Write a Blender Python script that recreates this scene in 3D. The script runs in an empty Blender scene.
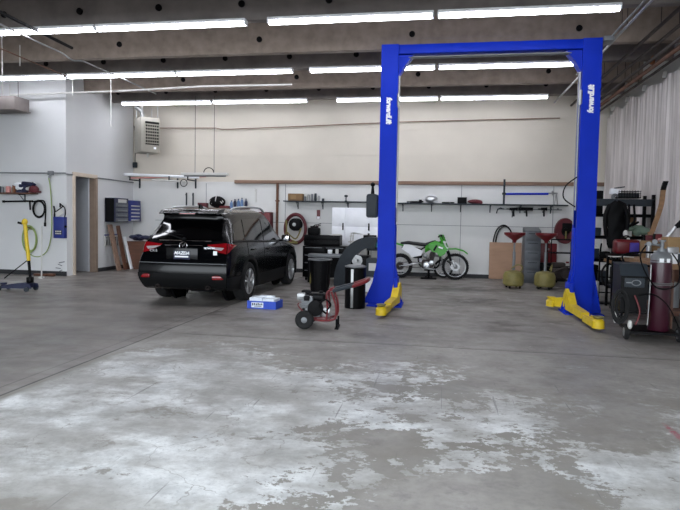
import bpy, bmesh, math, random
from mathutils import Vector, Matrix, Euler
random.seed(7)
PI = math.pi
sc = bpy.context.scene
COL = sc.collection
V = Vector
# ------------------------------------------------------------------ camera model
YAW, PIT, ROL, FPX, SY, EYE = .168198, -.052061, .018152, 586.8, -3.73, V((0, 0, 1.5))
fw = V((-math.sin(YAW) * math.cos(PIT), math.cos(YAW) * math.cos(PIT), math.sin(PIT)))
r0 = V((math.cos(YAW), math.sin(YAW), 0)); u0 = r0.cross(fw)
RT = r0 * math.cos(ROL) + u0 * math.sin(ROL); UP = u0 * math.cos(ROL) - r0 * math.sin(ROL)
def ray(x, y): return fw + RT * ((x - 340) / FPX) - UP * ((y - 255 - SY) / FPX)
def F(x, y, z=0.0):            # where the sight line through a photo point meets height z
    d = ray(x, y); return EYE + d * ((z - EYE.z) / d.z)
def W(x, y, Y):                # ... meets the plane at depth Y
    d = ray(x, y); return EYE + d * (Y / d.y)
def XX(x, y, X):
    d = ray(x, y); return EYE + d * (X / d.x)
cam_d = bpy.data.cameras.new('camera'); cam = bpy.data.objects.new('camera', cam_d); COL.objects.link(cam)
cam.matrix_world = Matrix(((RT.x, UP.x, -fw.x, 0), (RT.y, UP.y, -fw.y, 0), (RT.z, UP.z, -fw.z, 1.5), (0, 0, 0, 1)))
cam_d.sensor_width = 36; cam_d.lens = FPX / 680 * 36; cam_d.shift_y = SY / 680; cam_d.clip_end = 200
sc.camera = cam

# ------------------------------------------------------------------ materials
def lin(h):
    h = h.lstrip('#'); c = [int(h[i:i + 2], 16) / 255 for i in (0, 2, 4)]
    return tuple((v / 12.92 if v <= .04045 else ((v + .055) / 1.055) ** 2.4) for v in c) + (1,)
def N(nt, t, **kw):
    n = nt.nodes.new(t)
    for k, v in kw.items(): setattr(n, k, v)
    return n
def mt(name, hexc, rough=.6, metal=0, var=.12, scale=6, bump=0, emit=0, hex2=None, stretch=None, coat=0, spec=.5, alpha=None, trans=0):
    m = bpy.data.materials.new(name); m.use_nodes = True; nt = m.node_tree; b = nt.nodes['Principled BSDF']
    L = nt.links.new
    tc = N(nt, 'ShaderNodeTexCoord'); src = tc.outputs['Object']
    if stretch:
        mp = N(nt, 'ShaderNodeMapping'); mp.inputs['Scale'].default_value = stretch; L(src, mp.inputs[0]); src = mp.outputs[0]
    nz = N(nt, 'ShaderNodeTexNoise'); nz.inputs['Scale'].default_value = scale; nz.inputs['Detail'].default_value = 5
    L(src, nz.inputs['Vector'])
    c = lin(hexc); c2 = lin(hex2) if hex2 else c
    cr = N(nt, 'ShaderNodeValToRGB'); e = cr.color_ramp.elements
    e[0].position = .3; e[1].position = .7
    e[0].color = tuple(v * (1 - var) for v in c[:3]) + (1,); e[1].color = tuple(min(1, v * (1 + var)) for v in c2[:3]) + (1,)
    L(nz.outputs['Fac'], cr.inputs[0]); L(cr.outputs[0], b.inputs['Base Color'])
    b.inputs['Roughness'].default_value = rough; b.inputs['Metallic'].default_value = metal
    b.inputs['Specular IOR Level'].default_value = spec; b.inputs['Coat Weight'].default_value = coat; b.inputs['Coat Roughness'].default_value = .05
    if trans: b.inputs['Transmission Weight'].default_value = trans
    if bump:
        bp = N(nt, 'ShaderNodeBump'); bp.inputs['Strength'].default_value = bump; bp.inputs['Distance'].default_value = .02
        L(nz.outputs['Fac'], bp.inputs['Height']); L(bp.outputs[0], b.inputs['Normal'])
    if emit:
        b.inputs['Emission Color'].default_value = c; b.inputs['Emission Strength'].default_value = emit
    return m
M_ = dict(
    up=mt('wall_cream_siding', '#cbc4b8', .8, var=.05, scale=.9, bump=.05),
    low=mt('wall_white_panel', '#d3d3d1', .6, var=.05, scale=1.2),
    office=mt('wall_office_paint', '#d4d5d6', .7, var=.04, scale=.8),
    sheet=mt('plastic_sheet', '#b9b2b0', .42, var=.14, scale=2.2, bump=.5, stretch=(1, 1, .25), hex2='#d0cac8'),
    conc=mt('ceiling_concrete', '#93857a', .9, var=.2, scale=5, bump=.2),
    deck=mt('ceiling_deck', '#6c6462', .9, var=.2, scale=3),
    dkconc=mt('ceiling_beam_shaded', '#77706d', .9, var=.2, scale=3),  # beam concrete darkened: shade above the light fixtures put into the colour
    steel=mt('galvanised_steel', '#9b9c9c', .4, .8, var=.1),
    dsteel=mt('dark_pipe_steel', '#3a3230', .6, .3, var=.25, scale=9),
    rust=mt('rusty_pipe', '#6b4a3a', .7, .2, var=.3, scale=9),
    white=mt('white_enamel', '#f0f2f6', .4, var=.03),
    offw=mt('off_white_plastic', '#c9c8c4', .5, var=.05),
    tube=mt('lamp_tube', '#f4f6ff', .4, emit=15, var=0),
    blue=mt('lift_blue_paint', '#072cb0', .5, var=.07, scale=2.5, spec=.14),
    dblue=mt('dark_blue_plastic', '#1d2c78', .45),
    navy=mt('navy_plastic', '#141a3a', .5),
    yellow=mt('yellow_paint', '#d2b41c', .45, var=.12, scale=10),
    dyel=mt('dirty_yellow_plastic', '#7d7440', .55, var=.25, scale=7),
    black=mt('black_plastic', '#09090b', .55, var=.2, spec=.12),
    blackm=mt('black_painted_metal', '#08080a', .4, 0, var=.2, spec=.12),
    rubber=mt('black_rubber', '#101011', .85, var=.2, scale=20),
    grey=mt('grey_metal', '#75787b', .45, .3),
    dgrey=mt('dark_grey_plastic', '#2c3238', .5, spec=.25),
    cgrey=mt('cabinet_grey', '#5a5e63', .5, .2),
    red=mt('red_paint', '#661018', .4, var=.1),
    dred=mt('dark_red_rubber', '#5a1c24', .6, var=.2),
    maroon=mt('maroon_cylinder_paint', '#36111f', .3, var=.08),
    pink=mt('pink_cloth', '#d99a94', .8),
    wood=mt('raw_wood', '#8a6a4c', .75, var=.22, scale=3, stretch=(1, 6, 6), bump=.1),
    ply=mt('plywood', '#a3826a', .75, var=.1, scale=2, stretch=(1, 1, 5)),
    rail=mt('rail_wood', '#846a5a', .75, var=.25, scale=4, stretch=(.3, 4, 4)),
    brown=mt('brown_wood', '#5b3a2a', .6, var=.2, scale=3, stretch=(1, 1, 5)),
    door=mt('door_paint', '#b9bcc2', .6, var=.03), frame=mt('door_frame_paint', '#cdbfae', .6, var=.05),
    frame2=mt('door_frame_brown', '#8d7a6b', .6, var=.1),
    base=mt('baseboard_dark', '#26272a', .7, var=.3, scale=4),
    card=mt('cardboard', '#8f7450', .85, var=.1), tan=mt('tan_box', '#7d6244', .8, var=.1),
    green=mt('bike_green_plastic', '#3c9a24', .35, var=.06), hose=mt('green_air_hose', '#8a9e5c', .5),
    beige=mt('heater_beige', '#98948a', .5, var=.05), teal=mt('teal_cloth', '#5da39a', .8), alu=mt('aluminium', '#c2c4c6', .3, .85, var=.06),
    chrome=mt('chrome', '#dfe1e4', .12, 1, var=.02), carp=mt('car_black_paint', '#010204', .22, var=.1, coat=.12, spec=.25),
    glass=mt('car_dark_glass', '#030304', .06, var=.05, spec=.4), clad=mt('car_cladding', '#090a0c', .65, var=.1, spec=.25),
    lred=mt('tail_light_red', '#7c0a12', .15, coat=.5, var=.15), lclr=mt('tail_light_clear', '#c4bcc0', .12, metal=.4, var=.1),
    seat=mt('seat_vinyl', '#1a1a1d', .6), bottle=mt('blue_bottle', '#5f7da6', .3, var=.2),
    silver=mt('roof_rail_silver', '#b7babf', .3, .6), text=mt('white_lettering', '#eef0f2', .6, var=.02),
    ink=mt('dark_ink', '#2b2f45', .7, var=.02),
    soil=mt('dark_ground', '#6c6c6a', .9), green2=mt('dull_green_cloth', '#6d8171', .8, var=.15), orange=mt('orange_brown', '#7c4a28', .6),
    purple=mt('violet_blue_cloth', '#4b3c9a', .7), lblue=mt('box_blue_card', '#1d46b8', .55, var=.05), lwhite=mt('pale_blue_paper', '#dfe6ee', .7, var=.06),
)

def floor_mat():
    m = bpy.data.materials.new('garage_concrete_floor'); m.use_nodes = True; nt = m.node_tree; L = nt.links.new
    b = nt.nodes['Principled BSDF']; g = N(nt, 'ShaderNodeNewGeometry'); P = g.outputs['Position']
    def math_(op, a, c=None, clamp=False):
        n = N(nt, 'ShaderNodeMath', operation=op); n.use_clamp = clamp
        for i, v in enumerate((a, c)):
            if v is None: continue
            if isinstance(v, (int, float)): n.inputs[i].default_value = v
            else: L(v, n.inputs[i])
        return n.outputs[0]
    def mapr(v, a, c, d=0, e=1, t='SMOOTHSTEP'):
        n = N(nt, 'ShaderNodeMapRange'); n.interpolation_type = t; L(v, n.inputs[0])
        for i, q in enumerate((a, c, d, e)): n.inputs[i + 1].default_value = q
        return n.outputs[0]
    def noise(scale, det=6, rough=.55, sx=1, sy=1, off=0, dist=0):
        mp = N(nt, 'ShaderNodeMapping'); mp.inputs['Scale'].default_value = (sx, sy, 1); mp.inputs['Location'].default_value = (off, off * .7, 0); L(P, mp.inputs[0])
        n = N(nt, 'ShaderNodeTexNoise'); n.inputs['Scale'].default_value = scale; n.inputs['Detail'].default_value = det; n.inputs['Roughness'].default_value = rough; n.inputs['Distortion'].default_value = dist
        L(mp.outputs[0], n.inputs['Vector']); return n.outputs['Fac']
    def mix(f, a, c):
        n = N(nt, 'ShaderNodeMix', data_type='RGBA')
        if isinstance(f, (int, float)): n.inputs[0].default_value = f
        else: L(f, n.inputs[0])
        for i, v in ((6, a), (7, c)):
            if isinstance(v, tuple): n.inputs[i].default_value = v
            else: L(v, n.inputs[i])
        return n.outputs[2]
    sp = N(nt, 'ShaderNodeSeparateXYZ'); L(P, sp.inputs[0]); X, Y = sp.outputs[0], sp.outputs[1]
    def blob(px, py, rx, ry, amp):     # a worn or painted patch at a fixed place on the floor
        dx = math_('DIVIDE', math_('SUBTRACT', X, px), rx); dy = math_('DIVIDE', math_('SUBTRACT', Y, py), ry)
        d = math_('ADD', math_('MULTIPLY', dx, dx), math_('MULTIPLY', dy, dy))
        return math_('MULTIPLY', mapr(d, 0, 1.0, 1, 0), amp)
    left = mapr(X, -3.57, -3.56, 1, 0, 'LINEAR')
    # bare concrete
    conc = mix(mapr(noise(1.1, 8, .6), .3, .7), lin('#8c8882'), lin('#aaa6a0'))
    conc = mix(mapr(noise(14, 5, .7, off=3), .35, .75, 0, .35), conc, lin('#6b6966'))
    far = mapr(Y, 6.6, 8.5)
    conc = mix(math_('MULTIPLY', far, .65), conc, lin('#75706c'))  # concrete darkens toward the back, daylight falloff painted into its colour
    conc = mix(mapr(noise(4.5, 8, .7, off=33), .52, .7, 0, .55), conc, lin('#6d6966'))
    # oil stains farther in, plus long dark patches down the right side
    st = math_('MULTIPLY', mapr(noise(1.3, 7, .62, sx=.8, sy=1.3, off=11), .5, .68), mapr(Y, 6.8, 9.5, .15, .85))
    conc = mix(st, conc, lin('#443d39'))
    for (bx, by, rx, ry, a) in ((.7, 11.5, .9, .9, .75), (.5, 13.6, 1.4, .8, .7), (1.3, 10.2, .5, .35, .4), (-.9, 7.6, .35, .25, .55), (-.2, 9.1, .5, .3, .5), (3.6, 12, 1.4, 4.4, .6), (2.9, 9, .8, 2.2, .35)):
        bl = math_('MULTIPLY', blob(bx, by, rx, ry, a), mapr(noise(3, 6, .7, off=2), .32, .6))
        conc = mix(bl, conc, lin('#37322f'))
    # scuffed old white paint, coverage by place
    cov = None
    for q in ((-2.6, 4.2, 2.1, 1.9, .30), (-1.9, 3.0, 1.5, 1.1, .25), (-2.5, 5.6, 1.3, 1.5, .19), (-1.1, 5.0, 1.2, 1.3, .16), (-.6, 3.3, .9, .9, .17), (.1, 4.4, .9, 1.1, .14), (1.6, 3.1, 1.0, 1.4, .27), (-.2, 5.9, .8, .8, .13),
              (.9, 4.9, .7, .9, .10), (-3.2, 3.3, .9, 1.0, .12), (2.3, 4.6, 1.0, 1.6, .12), (1.0, 3.7, .5, .6, .1)):
        v = blob(*q); cov = v if cov is None else math_('ADD', cov, v)
    cov = math_('SUBTRACT', cov, blob(.15, 2.85, .75, .75, .30)); cov = math_('SUBTRACT', cov, blob(-.85, 2.7, .45, .5, .16)); cov = math_('SUBTRACT', cov, blob(-.3, 3.9, .35, .35, .08))
    cov = math_('SUBTRACT', cov, blob(-2.2, 2.35, .6, .5, .25))
    cov = math_('ADD', cov, blob(.6, 4.4, 1.0, 1.3, .04)); cov = math_('MINIMUM', cov, .25)
    # slanted streaks (tyre drags and sweeps) break the paint
    nz = math_('ADD', math_('MULTIPLY', noise(1.7, 14, .72, sx=1.0, sy=1.3, dist=.4), .5), math_('ADD', math_('MULTIPLY', noise(5.5, 10, .7, off=5, sx=1.3, sy=1.3), .33), math_('MULTIPLY', noise(17, 6, .65, off=15, sx=1, sy=1.3), .2)))
    th = math_('SUBTRACT', .645, math_('MULTIPLY', cov, .86))
    nz = math_('ADD', math_('MULTIPLY', nz, 1.25), -.125)
    flake = mapr(math_('SUBTRACT', nz, th), -.006, .008, 0, 1, 'LINEAR')
    sf = mapr(math_('SUBTRACT', nz, th), -.09, .13, 0, 1)
    crisp = math_('ADD', blob(-.45, 3.9, 2.0, 2.6, 1.3), blob(1.2, 3.0, 1.2, 1.1, .7), True)
    def mixf(f, a, c): return math_('ADD', math_('MULTIPLY', math_('SUBTRACT', 1, f), a), math_('MULTIPLY', f, c))
    flake = mixf(crisp, mixf(.25, sf, flake), flake)
    flake = math_('MULTIPLY', flake, mapr(X, -3.5, -3.42, 0, 1, 'LINEAR'))
    soft = mapr(math_('SUBTRACT', math_('ADD', math_('MULTIPLY', noise(.9, 6, .6, off=8), .5), .25), math_('SUBTRACT', .6, cov)), -.06, .1)
    paint = mix(mapr(noise(3.3, 8, .65, off=9), .38, .66), lin('#f1f3f3'), lin('#c6c8c8'))
    paint = mix(mapr(noise(30, 4, .7, off=1), .5, .75, 0, .5), paint, lin('#8e9090'))
    conc = mix(math_('MULTIPLY', soft, .35), conc, lin('#acaeae'))
    conc = mix(mapr(cov, .02, .12, 0, .55), conc, lin('#7d776c'))
    wear = math_('MULTIPLY', mapr(noise(1.5, 9, .66, off=17, sx=.8, sy=1.2), .38, .62, .28, 1), mapr(noise(.7, 6, .6, off=27), .38, .58, .6, 1))
    wear = math_('MULTIPLY', wear, math_('SUBTRACT', 1, blob(-2.1, 4.0, .6, .35, .45))); wear = math_('MULTIPLY', wear, math_('SUBTRACT', 1, blob(-2.0, 2.7, .8, .45, .6)))
    col = mix(math_('MULTIPLY', flake, wear), conc, paint)
    # crack-like chips
    vo = N(nt, 'ShaderNodeTexVoronoi'); vo.feature = 'DISTANCE_TO_EDGE'; vo.inputs['Scale'].default_value = 1.6
    mpv = N(nt, 'ShaderNodeVectorMath', operation='ADD'); nv = N(nt, 'ShaderNodeTexNoise'); nv.inputs['Scale'].default_value = 2.5; nv.inputs['Detail'].default_value = 6; L(P, nv.inputs['Vector'])
    L(P, mpv.inputs[0]); L(nv.outputs['Color'], mpv.inputs[1]); L(mpv.outputs[0], vo.inputs['Vector'])
    crk = math_('MULTIPLY', mapr(vo.outputs['Distance'], .004, .014, 1, 0, 'LINEAR'), mapr(noise(1.1, 3, off=41), .5, .58))
    col = mix(math_('MULTIPLY', math_('MULTIPLY', crk, flake), .7), col, conc)
    col = mix(math_('MULTIPLY', mapr(noise(60, 3, .8, off=6), .62, .75, 0, .5), flake), col, conc)
    # scratches
    for (ox, ang, sc_) in ((0, .6, 1), (4, -.9, 1.3)):
        mp = N(nt, 'ShaderNodeMapping'); mp.inputs['Rotation'].default_value = (0, 0, ang); mp.inputs['Scale'].default_value = (9 * sc_, .35, 1); mp.inputs['Location'].default_value = (ox, 0, 0); L(P, mp.inputs[0])
        n = N(nt, 'ShaderNodeTexNoise'); n.inputs['Scale'].default_value = 2.2; n.inputs['Detail'].default_value = 3; L(mp.outputs[0], n.inputs['Vector'])
        col = mix(mapr(n.outputs['Fac'], .70, .73, 0, .6), col, lin('#6f6e6c'))
    # red chalky marks on the right
    for (px, py, rx, ry) in ((1.72, 4.55, .035, .26), (1.80, 4.25, .05, .10), (2.36, 4.35, .04, .25), (2.12, 3.4, .02, .1)):
        col = mix(math_('MULTIPLY', blob(px, py, rx, ry, .8), mapr(noise(25, 4, .7), .4, .55)), col, lin('#a8455a'))
    # smoother, browner slab left of the joint
    lc = mix(mapr(noise(.8, 8, .6, sx=.6, sy=1.6, off=20), .35, .68), lin('#6b6763'), lin('#8b8580'))
    lc = mix(mapr(noise(5, 6, .7, off=30), .5, .75, 0, .4), lc, lin('#55514d'))
    col = mix(left, col, lc)
    # joints
    def seam(v, c, w, dark, band=None):
        a = math_('ABSOLUTE', math_('SUBTRACT', v, c)); s = mapr(a, w * .5, w, 1, 0, 'LINEAR')
        return math_('MULTIPLY', s, dark) if band is None else math_('MULTIPLY', math_('MULTIPLY', s, dark), band)
    wob = math_('ADD', Y, math_('MULTIPLY', math_('SUBTRACT', noise(.9, 4, off=2), .5), .12))
    right = mapr(X, -3.3, -3.2, 0, 1)
    for s in (seam(X, -3.56, .018, .85), seam(X, -3.73, .012, .5), seam(wob, 7.1, .02, .8, right), seam(wob, 7.16, .014, .45, right)):
        col = mix(s, col, lin('#302d2a'))
    L(col, b.inputs['Base Color'])
    rg = mapr(noise(2.2, 6, .6, off=14), .3, .7, .38, .62)
    rg = math_('SUBTRACT', rg, math_('MULTIPLY', left, .1)); L(rg, b.inputs['Roughness'])
    b.inputs['Specular IOR Level'].default_value = .45
    bp = N(nt, 'ShaderNodeBump'); bp.inputs['Strength'].default_value = .25; bp.inputs['Distance'].default_value = .004
    L(math_('ADD', flake, noise(40, 3)), bp.inputs['Height']); L(bp.outputs[0], b.inputs['Normal'])
    return m
M_['floor'] = floor_mat()

# ------------------------------------------------------------------ mesh builder
class M:
    def __init__(s): s.bm = bmesh.new(); s.k = 0
    def _tag(s, n0):
        s.bm.faces.ensure_lookup_table()
        for f in s.bm.faces[n0:]: f.material_index = s.k
    def mesh(s, vs, fs):
        n0 = len(s.bm.faces); b = [s.bm.verts.new(v) for v in vs]
        for f in fs:
            try: s.bm.faces.new([b[i] for i in f])
            except ValueError: pass
        s._tag(n0); return s
    def box(s, c, d, rot=None, bev=0, seg=2):
        t = bmesh.new(); bmesh.ops.create_cube(t, size=1)
        for v in t.verts: v.co = V((v.co.x * d[0], v.co.y * d[1], v.co.z * d[2]))
        if bev: bmesh.ops.bevel(t, geom=list(t.edges), offset=min(bev, min(d) * .45), segments=seg, affect='EDGES', profile=.5)
        R = Euler(rot).to_matrix() if rot else Matrix.Identity(3)
        t.verts.index_update()
        s.mesh([R @ v.co + V(c) for v in t.verts], [[v.index for v in f.verts] for f in t.faces]); t.free(); return s
    def loft(s, rings, cap=True, closed=True):
        n = len(rings[0]); vs = [p for r in rings for p in r]; fs = []
        for i in range(len(rings) - 1):
            for j in range(n if closed else n - 1):
                fs.append((i * n + j, i * n + (j + 1) % n, (i + 1) * n + (j + 1) % n, (i + 1) * n + j))
        if cap and closed: fs += [tuple(range(n)), tuple((len(rings) - 1) * n + j for j in range(n))]
        return s.mesh(vs, fs)
    def tube(s, pts, r, n=8, closed=False, r2=None):
        pts = [V(p) for p in pts]; rings = []; m = len(pts); up = None
        for i, p in enumerate(pts):
            a = pts[(i - 1) % m] if (closed or i > 0) else p; c = pts[(i + 1) % m] if (closed or i < m - 1) else p
            t = (c - a).normalized() if (c - a).length > 1e-9 else V((0, 0, 1))
            if up is None: up = V((0, 0, 1)) if abs(t.z) < .9 else V((1, 0, 0))
            x = t.cross(up)
            if x.length < 1e-4: x = t.orthogonal()
            x.normalize(); y = x.cross(t).normalized(); up = y
            rr = r if r2 is None else r + (r2 - r) * i / (m - 1)
            rings.append([p + (x * math.cos(2 * PI * k / n) + y * math.sin(2 * PI * k / n)) * rr for k in range(n)])
        if closed: rings.append(rings[0]); return s.loft(rings, cap=False)
        return s.loft(rings)
    def cyl(s, a, b, r, r2=None, n=16): return s.tube([a, b], r, n, r2=r if r2 is None else r2)
    def lathe(s, prof, c=(0, 0, 0), axis='Z', n=24):
        rings = []; cap = prof[0][0] < .01 or prof[-1][0] < .01
        for (r, z) in prof:
            ring = []
            for k in range(n):
                a = 2 * PI * k / n; x, y = r * math.cos(a), r * math.sin(a)
                p = {'Z': (x, y, z), 'X': (z, x, y), 'Y': (x, z, y)}[axis]; ring.append(V(p) + V(c))
            rings.append(ring)
        return s.loft(rings, cap=False)
    def ell(s, c, r, n=16, m=9):
        pr = [(max(1e-4, math.sin(PI * i / m)), -math.cos(PI * i / m)) for i in range(m + 1)]; n0 = len(s.bm.verts)
        s.lathe(pr, n=n); s.bm.verts.ensure_lookup_table()
        for v in s.bm.verts[n0:]: v.co = V((v.co.x * r[0] + c[0], v.co.y * r[1] + c[1], v.co.z * r[2] + c[2]))
        return s
    def torus(s, c, R, r, axis='Z', n=32, m=8, sx=1, sy=1):
        pts = []
        for k in range(n):
            a = 2 * PI * k / n; x, y = R * math.cos(a) * sx, R * math.sin(a) * sy
            pts.append(V({'Z': (x, y, 0), 'X': (0, x, y), 'Y': (x, 0, y)}[axis]) + V(c))
        return s.tube(pts, r, m, closed=True)
    def prism(s, poly, a, b, axis='X'):     # poly: 2D points; axis X -> (y,z), Y -> (x,z), Z -> (x,y)
        def q(p, t): return {'X': (t, p[0], p[1]), 'Y': (p[0], t, p[1]), 'Z': (p[0], p[1], t)}[axis]
        return s.loft([[V(q(p, a)) for p in poly], [V(q(p, b)) for p in poly]])
    def obj(s, name, mats, parent=None, loc=None, rz=0, sharp=38, smooth=True):
        bm = s.bm; bmesh.ops.remove_doubles(bm, verts=bm.verts, dist=1e-5); bmesh.ops.recalc_face_normals(bm, faces=bm.faces)
        ca = math.radians(sharp)
        for e in bm.edges:
            if len(e.link_faces) == 2 and e.calc_face_angle(0) > ca: e.smooth = False
        for f in bm.faces: f.smooth = smooth
        me = bpy.data.meshes.new(name); bm.to_mesh(me); bm.free()
        if not isinstance(mats, (list, tuple)): mats = [mats]
        for k in mats: me.materials.append(M_[k] if isinstance(k, str) else k)
        o = bpy.data.objects.new(name, me); COL.objects.link(o)
        if parent is not None: o.parent = parent
        if loc is not None: o.location = loc
        if rz: o.rotation_euler = (0, 0, rz)
        return o
def tag(o, label=None, cat=None, group=None, kind=None):
    for k, v in (('label', label), ('category', cat), ('group', group), ('kind', kind)):
        if v: o[k] = v
    return o
def thing(name, label, cat, loc, rz=0, group=None):
    o = bpy.data.objects.new(name, None); COL.objects.link(o); o.location = loc; o.rotation_euler = (0, 0, rz); o.empty_display_size = .1
    return tag(o, label, cat, group)
def solo(m, name, mats, label, cat, loc=(0, 0, 0), rz=0, group=None, kind=None):
    return tag(m.obj(name, mats, loc=loc, rz=rz), label, cat, group, kind)
def struct(m, name, mats, label=None): return tag(m.obj(name, mats), label, None, None, 'structure')
def part(name, m, mats, p, label=None):
    o = m.obj(name, mats, p)
    if label: o['label'] = label
    return o
def text(name, body, size, mat, parent, loc, rot, extrude=.002, shear=0, sx=1, align='CENTER', bold=0):
    c = bpy.data.curves.new(name, 'FONT'); c.body = body; c.size = size; c.extrude = extrude; c.align_x = align; c.align_y = 'CENTER'; c.shear = shear; c.offset = bold
    t = bpy.data.objects.new(name, c); COL.objects.link(t); dg = bpy.context.evaluated_depsgraph_get()
    me = bpy.data.meshes.new_from_object(t.evaluated_get(dg)); bpy.data.objects.remove(t); bpy.data.curves.remove(c)
    me.materials.clear(); me.materials.append(M_[mat]); o = bpy.data.objects.new(name, me); COL.objects.link(o)
    o.parent = parent; o.location = loc; o.rotation_euler = rot; o.scale = (sx, 1, 1); return o
def dup(root, loc, rz=None, label=None, group=None):
    r = root.copy(); COL.objects.link(r); r.location = loc
    if rz is not None: r.rotation_euler = (0, 0, rz)
    if label: r['label'] = label
    if group: r['group'] = group
    for ch in list(root.children):
        c = ch.copy(); COL.objects.link(c); c.parent = r
        for g in list(ch.children): d = g.copy(); COL.objects.link(d); d.parent = c
    return r
def arc(c, r, a0, a1, n=12, axis='Y', sx=1, sy=1):
    out = []
    for i in range(n + 1):
        a = a0 + (a1 - a0) * i / n; x, y = r * math.cos(a) * sx, r * math.sin(a) * sy
        out.append(V(c) + V({'Y': (x, 0, y), 'X': (0, x, y), 'Z': (x, y, 0)}[axis]))
    return out
def smoothpts(pts, k=5):
    pts = [V(p) for p in pts]; out = []
    for i in range(len(pts) - 1):
        p0 = pts[max(i - 1, 0)]; p1 = pts[i]; p2 = pts[i + 1]; p3 = pts[min(i + 2, len(pts) - 1)]
        for j in range(k):
            t = j / k
            out.append(.5 * ((2 * p1) + (p2 - p0) * t + (2 * p0 - 5 * p1 + 4 * p2 - p3) * t * t + (3 * p1 - p0 - 3 * p2 + p3) * t ** 3))
    out.append(pts[-1]); return out

# ------------------------------------------------------------------ the setting
B = 16.4; RX = 4.28; ZC = 5.35; OX = -9.12; OY = 13.2; Y0 = -.6; LX = -13.5
ZR = W(400, 183, B).z     # height of the wood rail
struct(M().box(((LX + RX) / 2, (Y0 + B) / 2, -.1), (RX - LX + .6, B - Y0 + .4, .2)), 'floor', 'floor')
struct(M().box(((LX + RX) / 2, Y0 - 12, -.13), (60, 23.7, .2)), 'ground', 'soil')
struct(M().box(((LX + RX) / 2, (Y0 + B) / 2, ZC + .1), (RX - LX + .6, B - Y0 + .4, .2)), 'ceiling', 'deck')
k = 0
ys = [-.2, 1.6, 3.1, 4.6, 6.1, 7.6, 9.18, 11.0, 12.2, 13.95, 15.22]
for y in ys:
    light = y in (11.0, 13.95, 4.6, 1.6, 7.6)  # beams taken as lit; the rest get the shade-darkened concrete
    mm = M(); mm.prism([(y, 4.68), (y + .15, 4.68), (y + .24, ZC), (y - .05, ZC)], LX, RX, 'X')
    # sleeve holes in the stems
    mm.k = 1; xx = -9.3 if light else -8.9
    while xx < 3.5:
        mm.lathe([(.001, -.045), (.055, -.04), (.055, .03)], (xx, y, 4.93), 'Y', 14); xx += 1.42 if not light else 2.9
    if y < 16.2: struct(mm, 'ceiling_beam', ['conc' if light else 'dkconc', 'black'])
    k += 1
# back wall: lower white panels stand a little proud of the cream siding above
m = M(); m.box(((OX + RX) / 2, B + .14, (ZR + ZC) / 2), (RX - OX + .3, .2, ZC - ZR))
for zz in (3.35, 4.05): m.box(((OX + RX) / 2, B + .035, zz), (RX - OX, .012, .012))
struct(m, 'wall_back_upper', 'up')
m = M(); m.box(((OX + RX) / 2, B + .1, ZR / 2), (RX - OX + .3, .2, ZR)); struct(m, 'wall_back', 'low')
m = M(); m.k = 0
m.box((-2.1, B - .006, 1.42), (12.6, .006, .012)); 
for xx in (-6.8, -4.4, -1.9, .55, 2.95): m.box((xx, B - .006, ZR / 2), (.014, .006, ZR - .1))
struct(m, 'trim_1', 'grey')
a = W(235, 183, B).x
struct(M().box(((a + RX) / 2, B - .03, ZR), (RX - a, .07, .10), bev=.01), 'trim_2', 'rail')
m = M(); m.box(((OX + RX) / 2, B - .02, .05), (RX - OX, .03, .11)); struct(m, 'baseboard_back', 'base')
struct(M().box((RX + .1, (Y0 + B) / 2, ZC / 2), (.2, B - Y0 + .4, ZC)), 'wall_right', 'low')
# office box: front wall facing the camera, side wall with the doorway
struct(M().box(((LX + OX) / 2, OY + .08, ZC / 2), (OX - LX, .16, ZC)), 'wall_office_front', 'office')
dy0, dy1, dz = 13.52, 14.42, W(98, 178, 14.45).z
m = M(); x0 = OX - .08
m.box((x0, (OY + .16 + dy0) / 2, ZC / 2), (.16, dy0 - OY - .16, ZC)); m.box((x0, (dy1 + B) / 2, ZC / 2), (.16, B - dy1, ZC)); m.box((x0, (dy0 + dy1) / 2, (dz + ZC) / 2), (.16, dy1 - dy0, ZC - dz))
struct(m, 'wall_left', 'office')
struct(M().box((LX - .1, (Y0 + OY) / 2, ZC / 2), (.2, OY - Y0 + .3, ZC)), 'wall_far_left', 'office')
m = M(); m.box(((LX + OX) / 2 - .1, B + .1, ZC / 2), (OX - LX, .2, ZC)); m.box((OX - 2.2, (OY + B) / 2, 1.5), (.1, B - OY - .2, 3)); m.box((OX - 1.2, 15.55, 1.5), (2, .1, 3)); struct(m, 'wall_office_inside', 'office')
struct(M().box(((OX - 1.2), 14.8, 2.95), (2.0, 3., .08)), 'ceiling_office', 'office')
m = M(); w = .1
m.box((OX + .005, dy0 - w / 2 + .02, dz / 2), (.05, w, dz), bev=.006); m.box((OX + .005, (dy0 + dy1) / 2, dz + .03), (.05, dy1 - dy0 + 2 * w - .04, .1), bev=.006)
m.k = 1; m.box((OX + .005, dy1 + w / 2 - .02, dz / 2), (.06, w, dz), bev=.006); m.k = 1
m.box((OX - .09, dy1 - .015, dz / 2), (.17, .03, dz)); struct(m, 'door_1', ['frame', 'frame2'])
# door leaf standing open inside the office
r = thing('door_2', None, None, (OX - .14, dy1 - .06, 0)); r['kind'] = 'structure'
part('door_leaf', M().box((-.42, .0, dz / 2), (.84, .04, dz - .03), bev=.003), 'door', r)
hd = M().cyl((-.76, -.02, 1.0), (-.76, -.07, 1.0), .012).box((-.70, -.075, 1.0), (.13, .015, .02), bev=.005); part('door_handle', hd, 'blackm', r)
r.rotation_euler = (0, 0, math.radians(-18))
m = M(); m.box(((LX + OX) / 2, OY - .015, .06), (OX - LX, .03, .11)); struct(m, 'baseboard_office_front', 'base')
m = M(); m.box((OX + .012, (dy1 + w + B) / 2, .05), (.02, B - dy1 - w, .1)); struct(m, 'baseboard_left', 'base')
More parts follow.
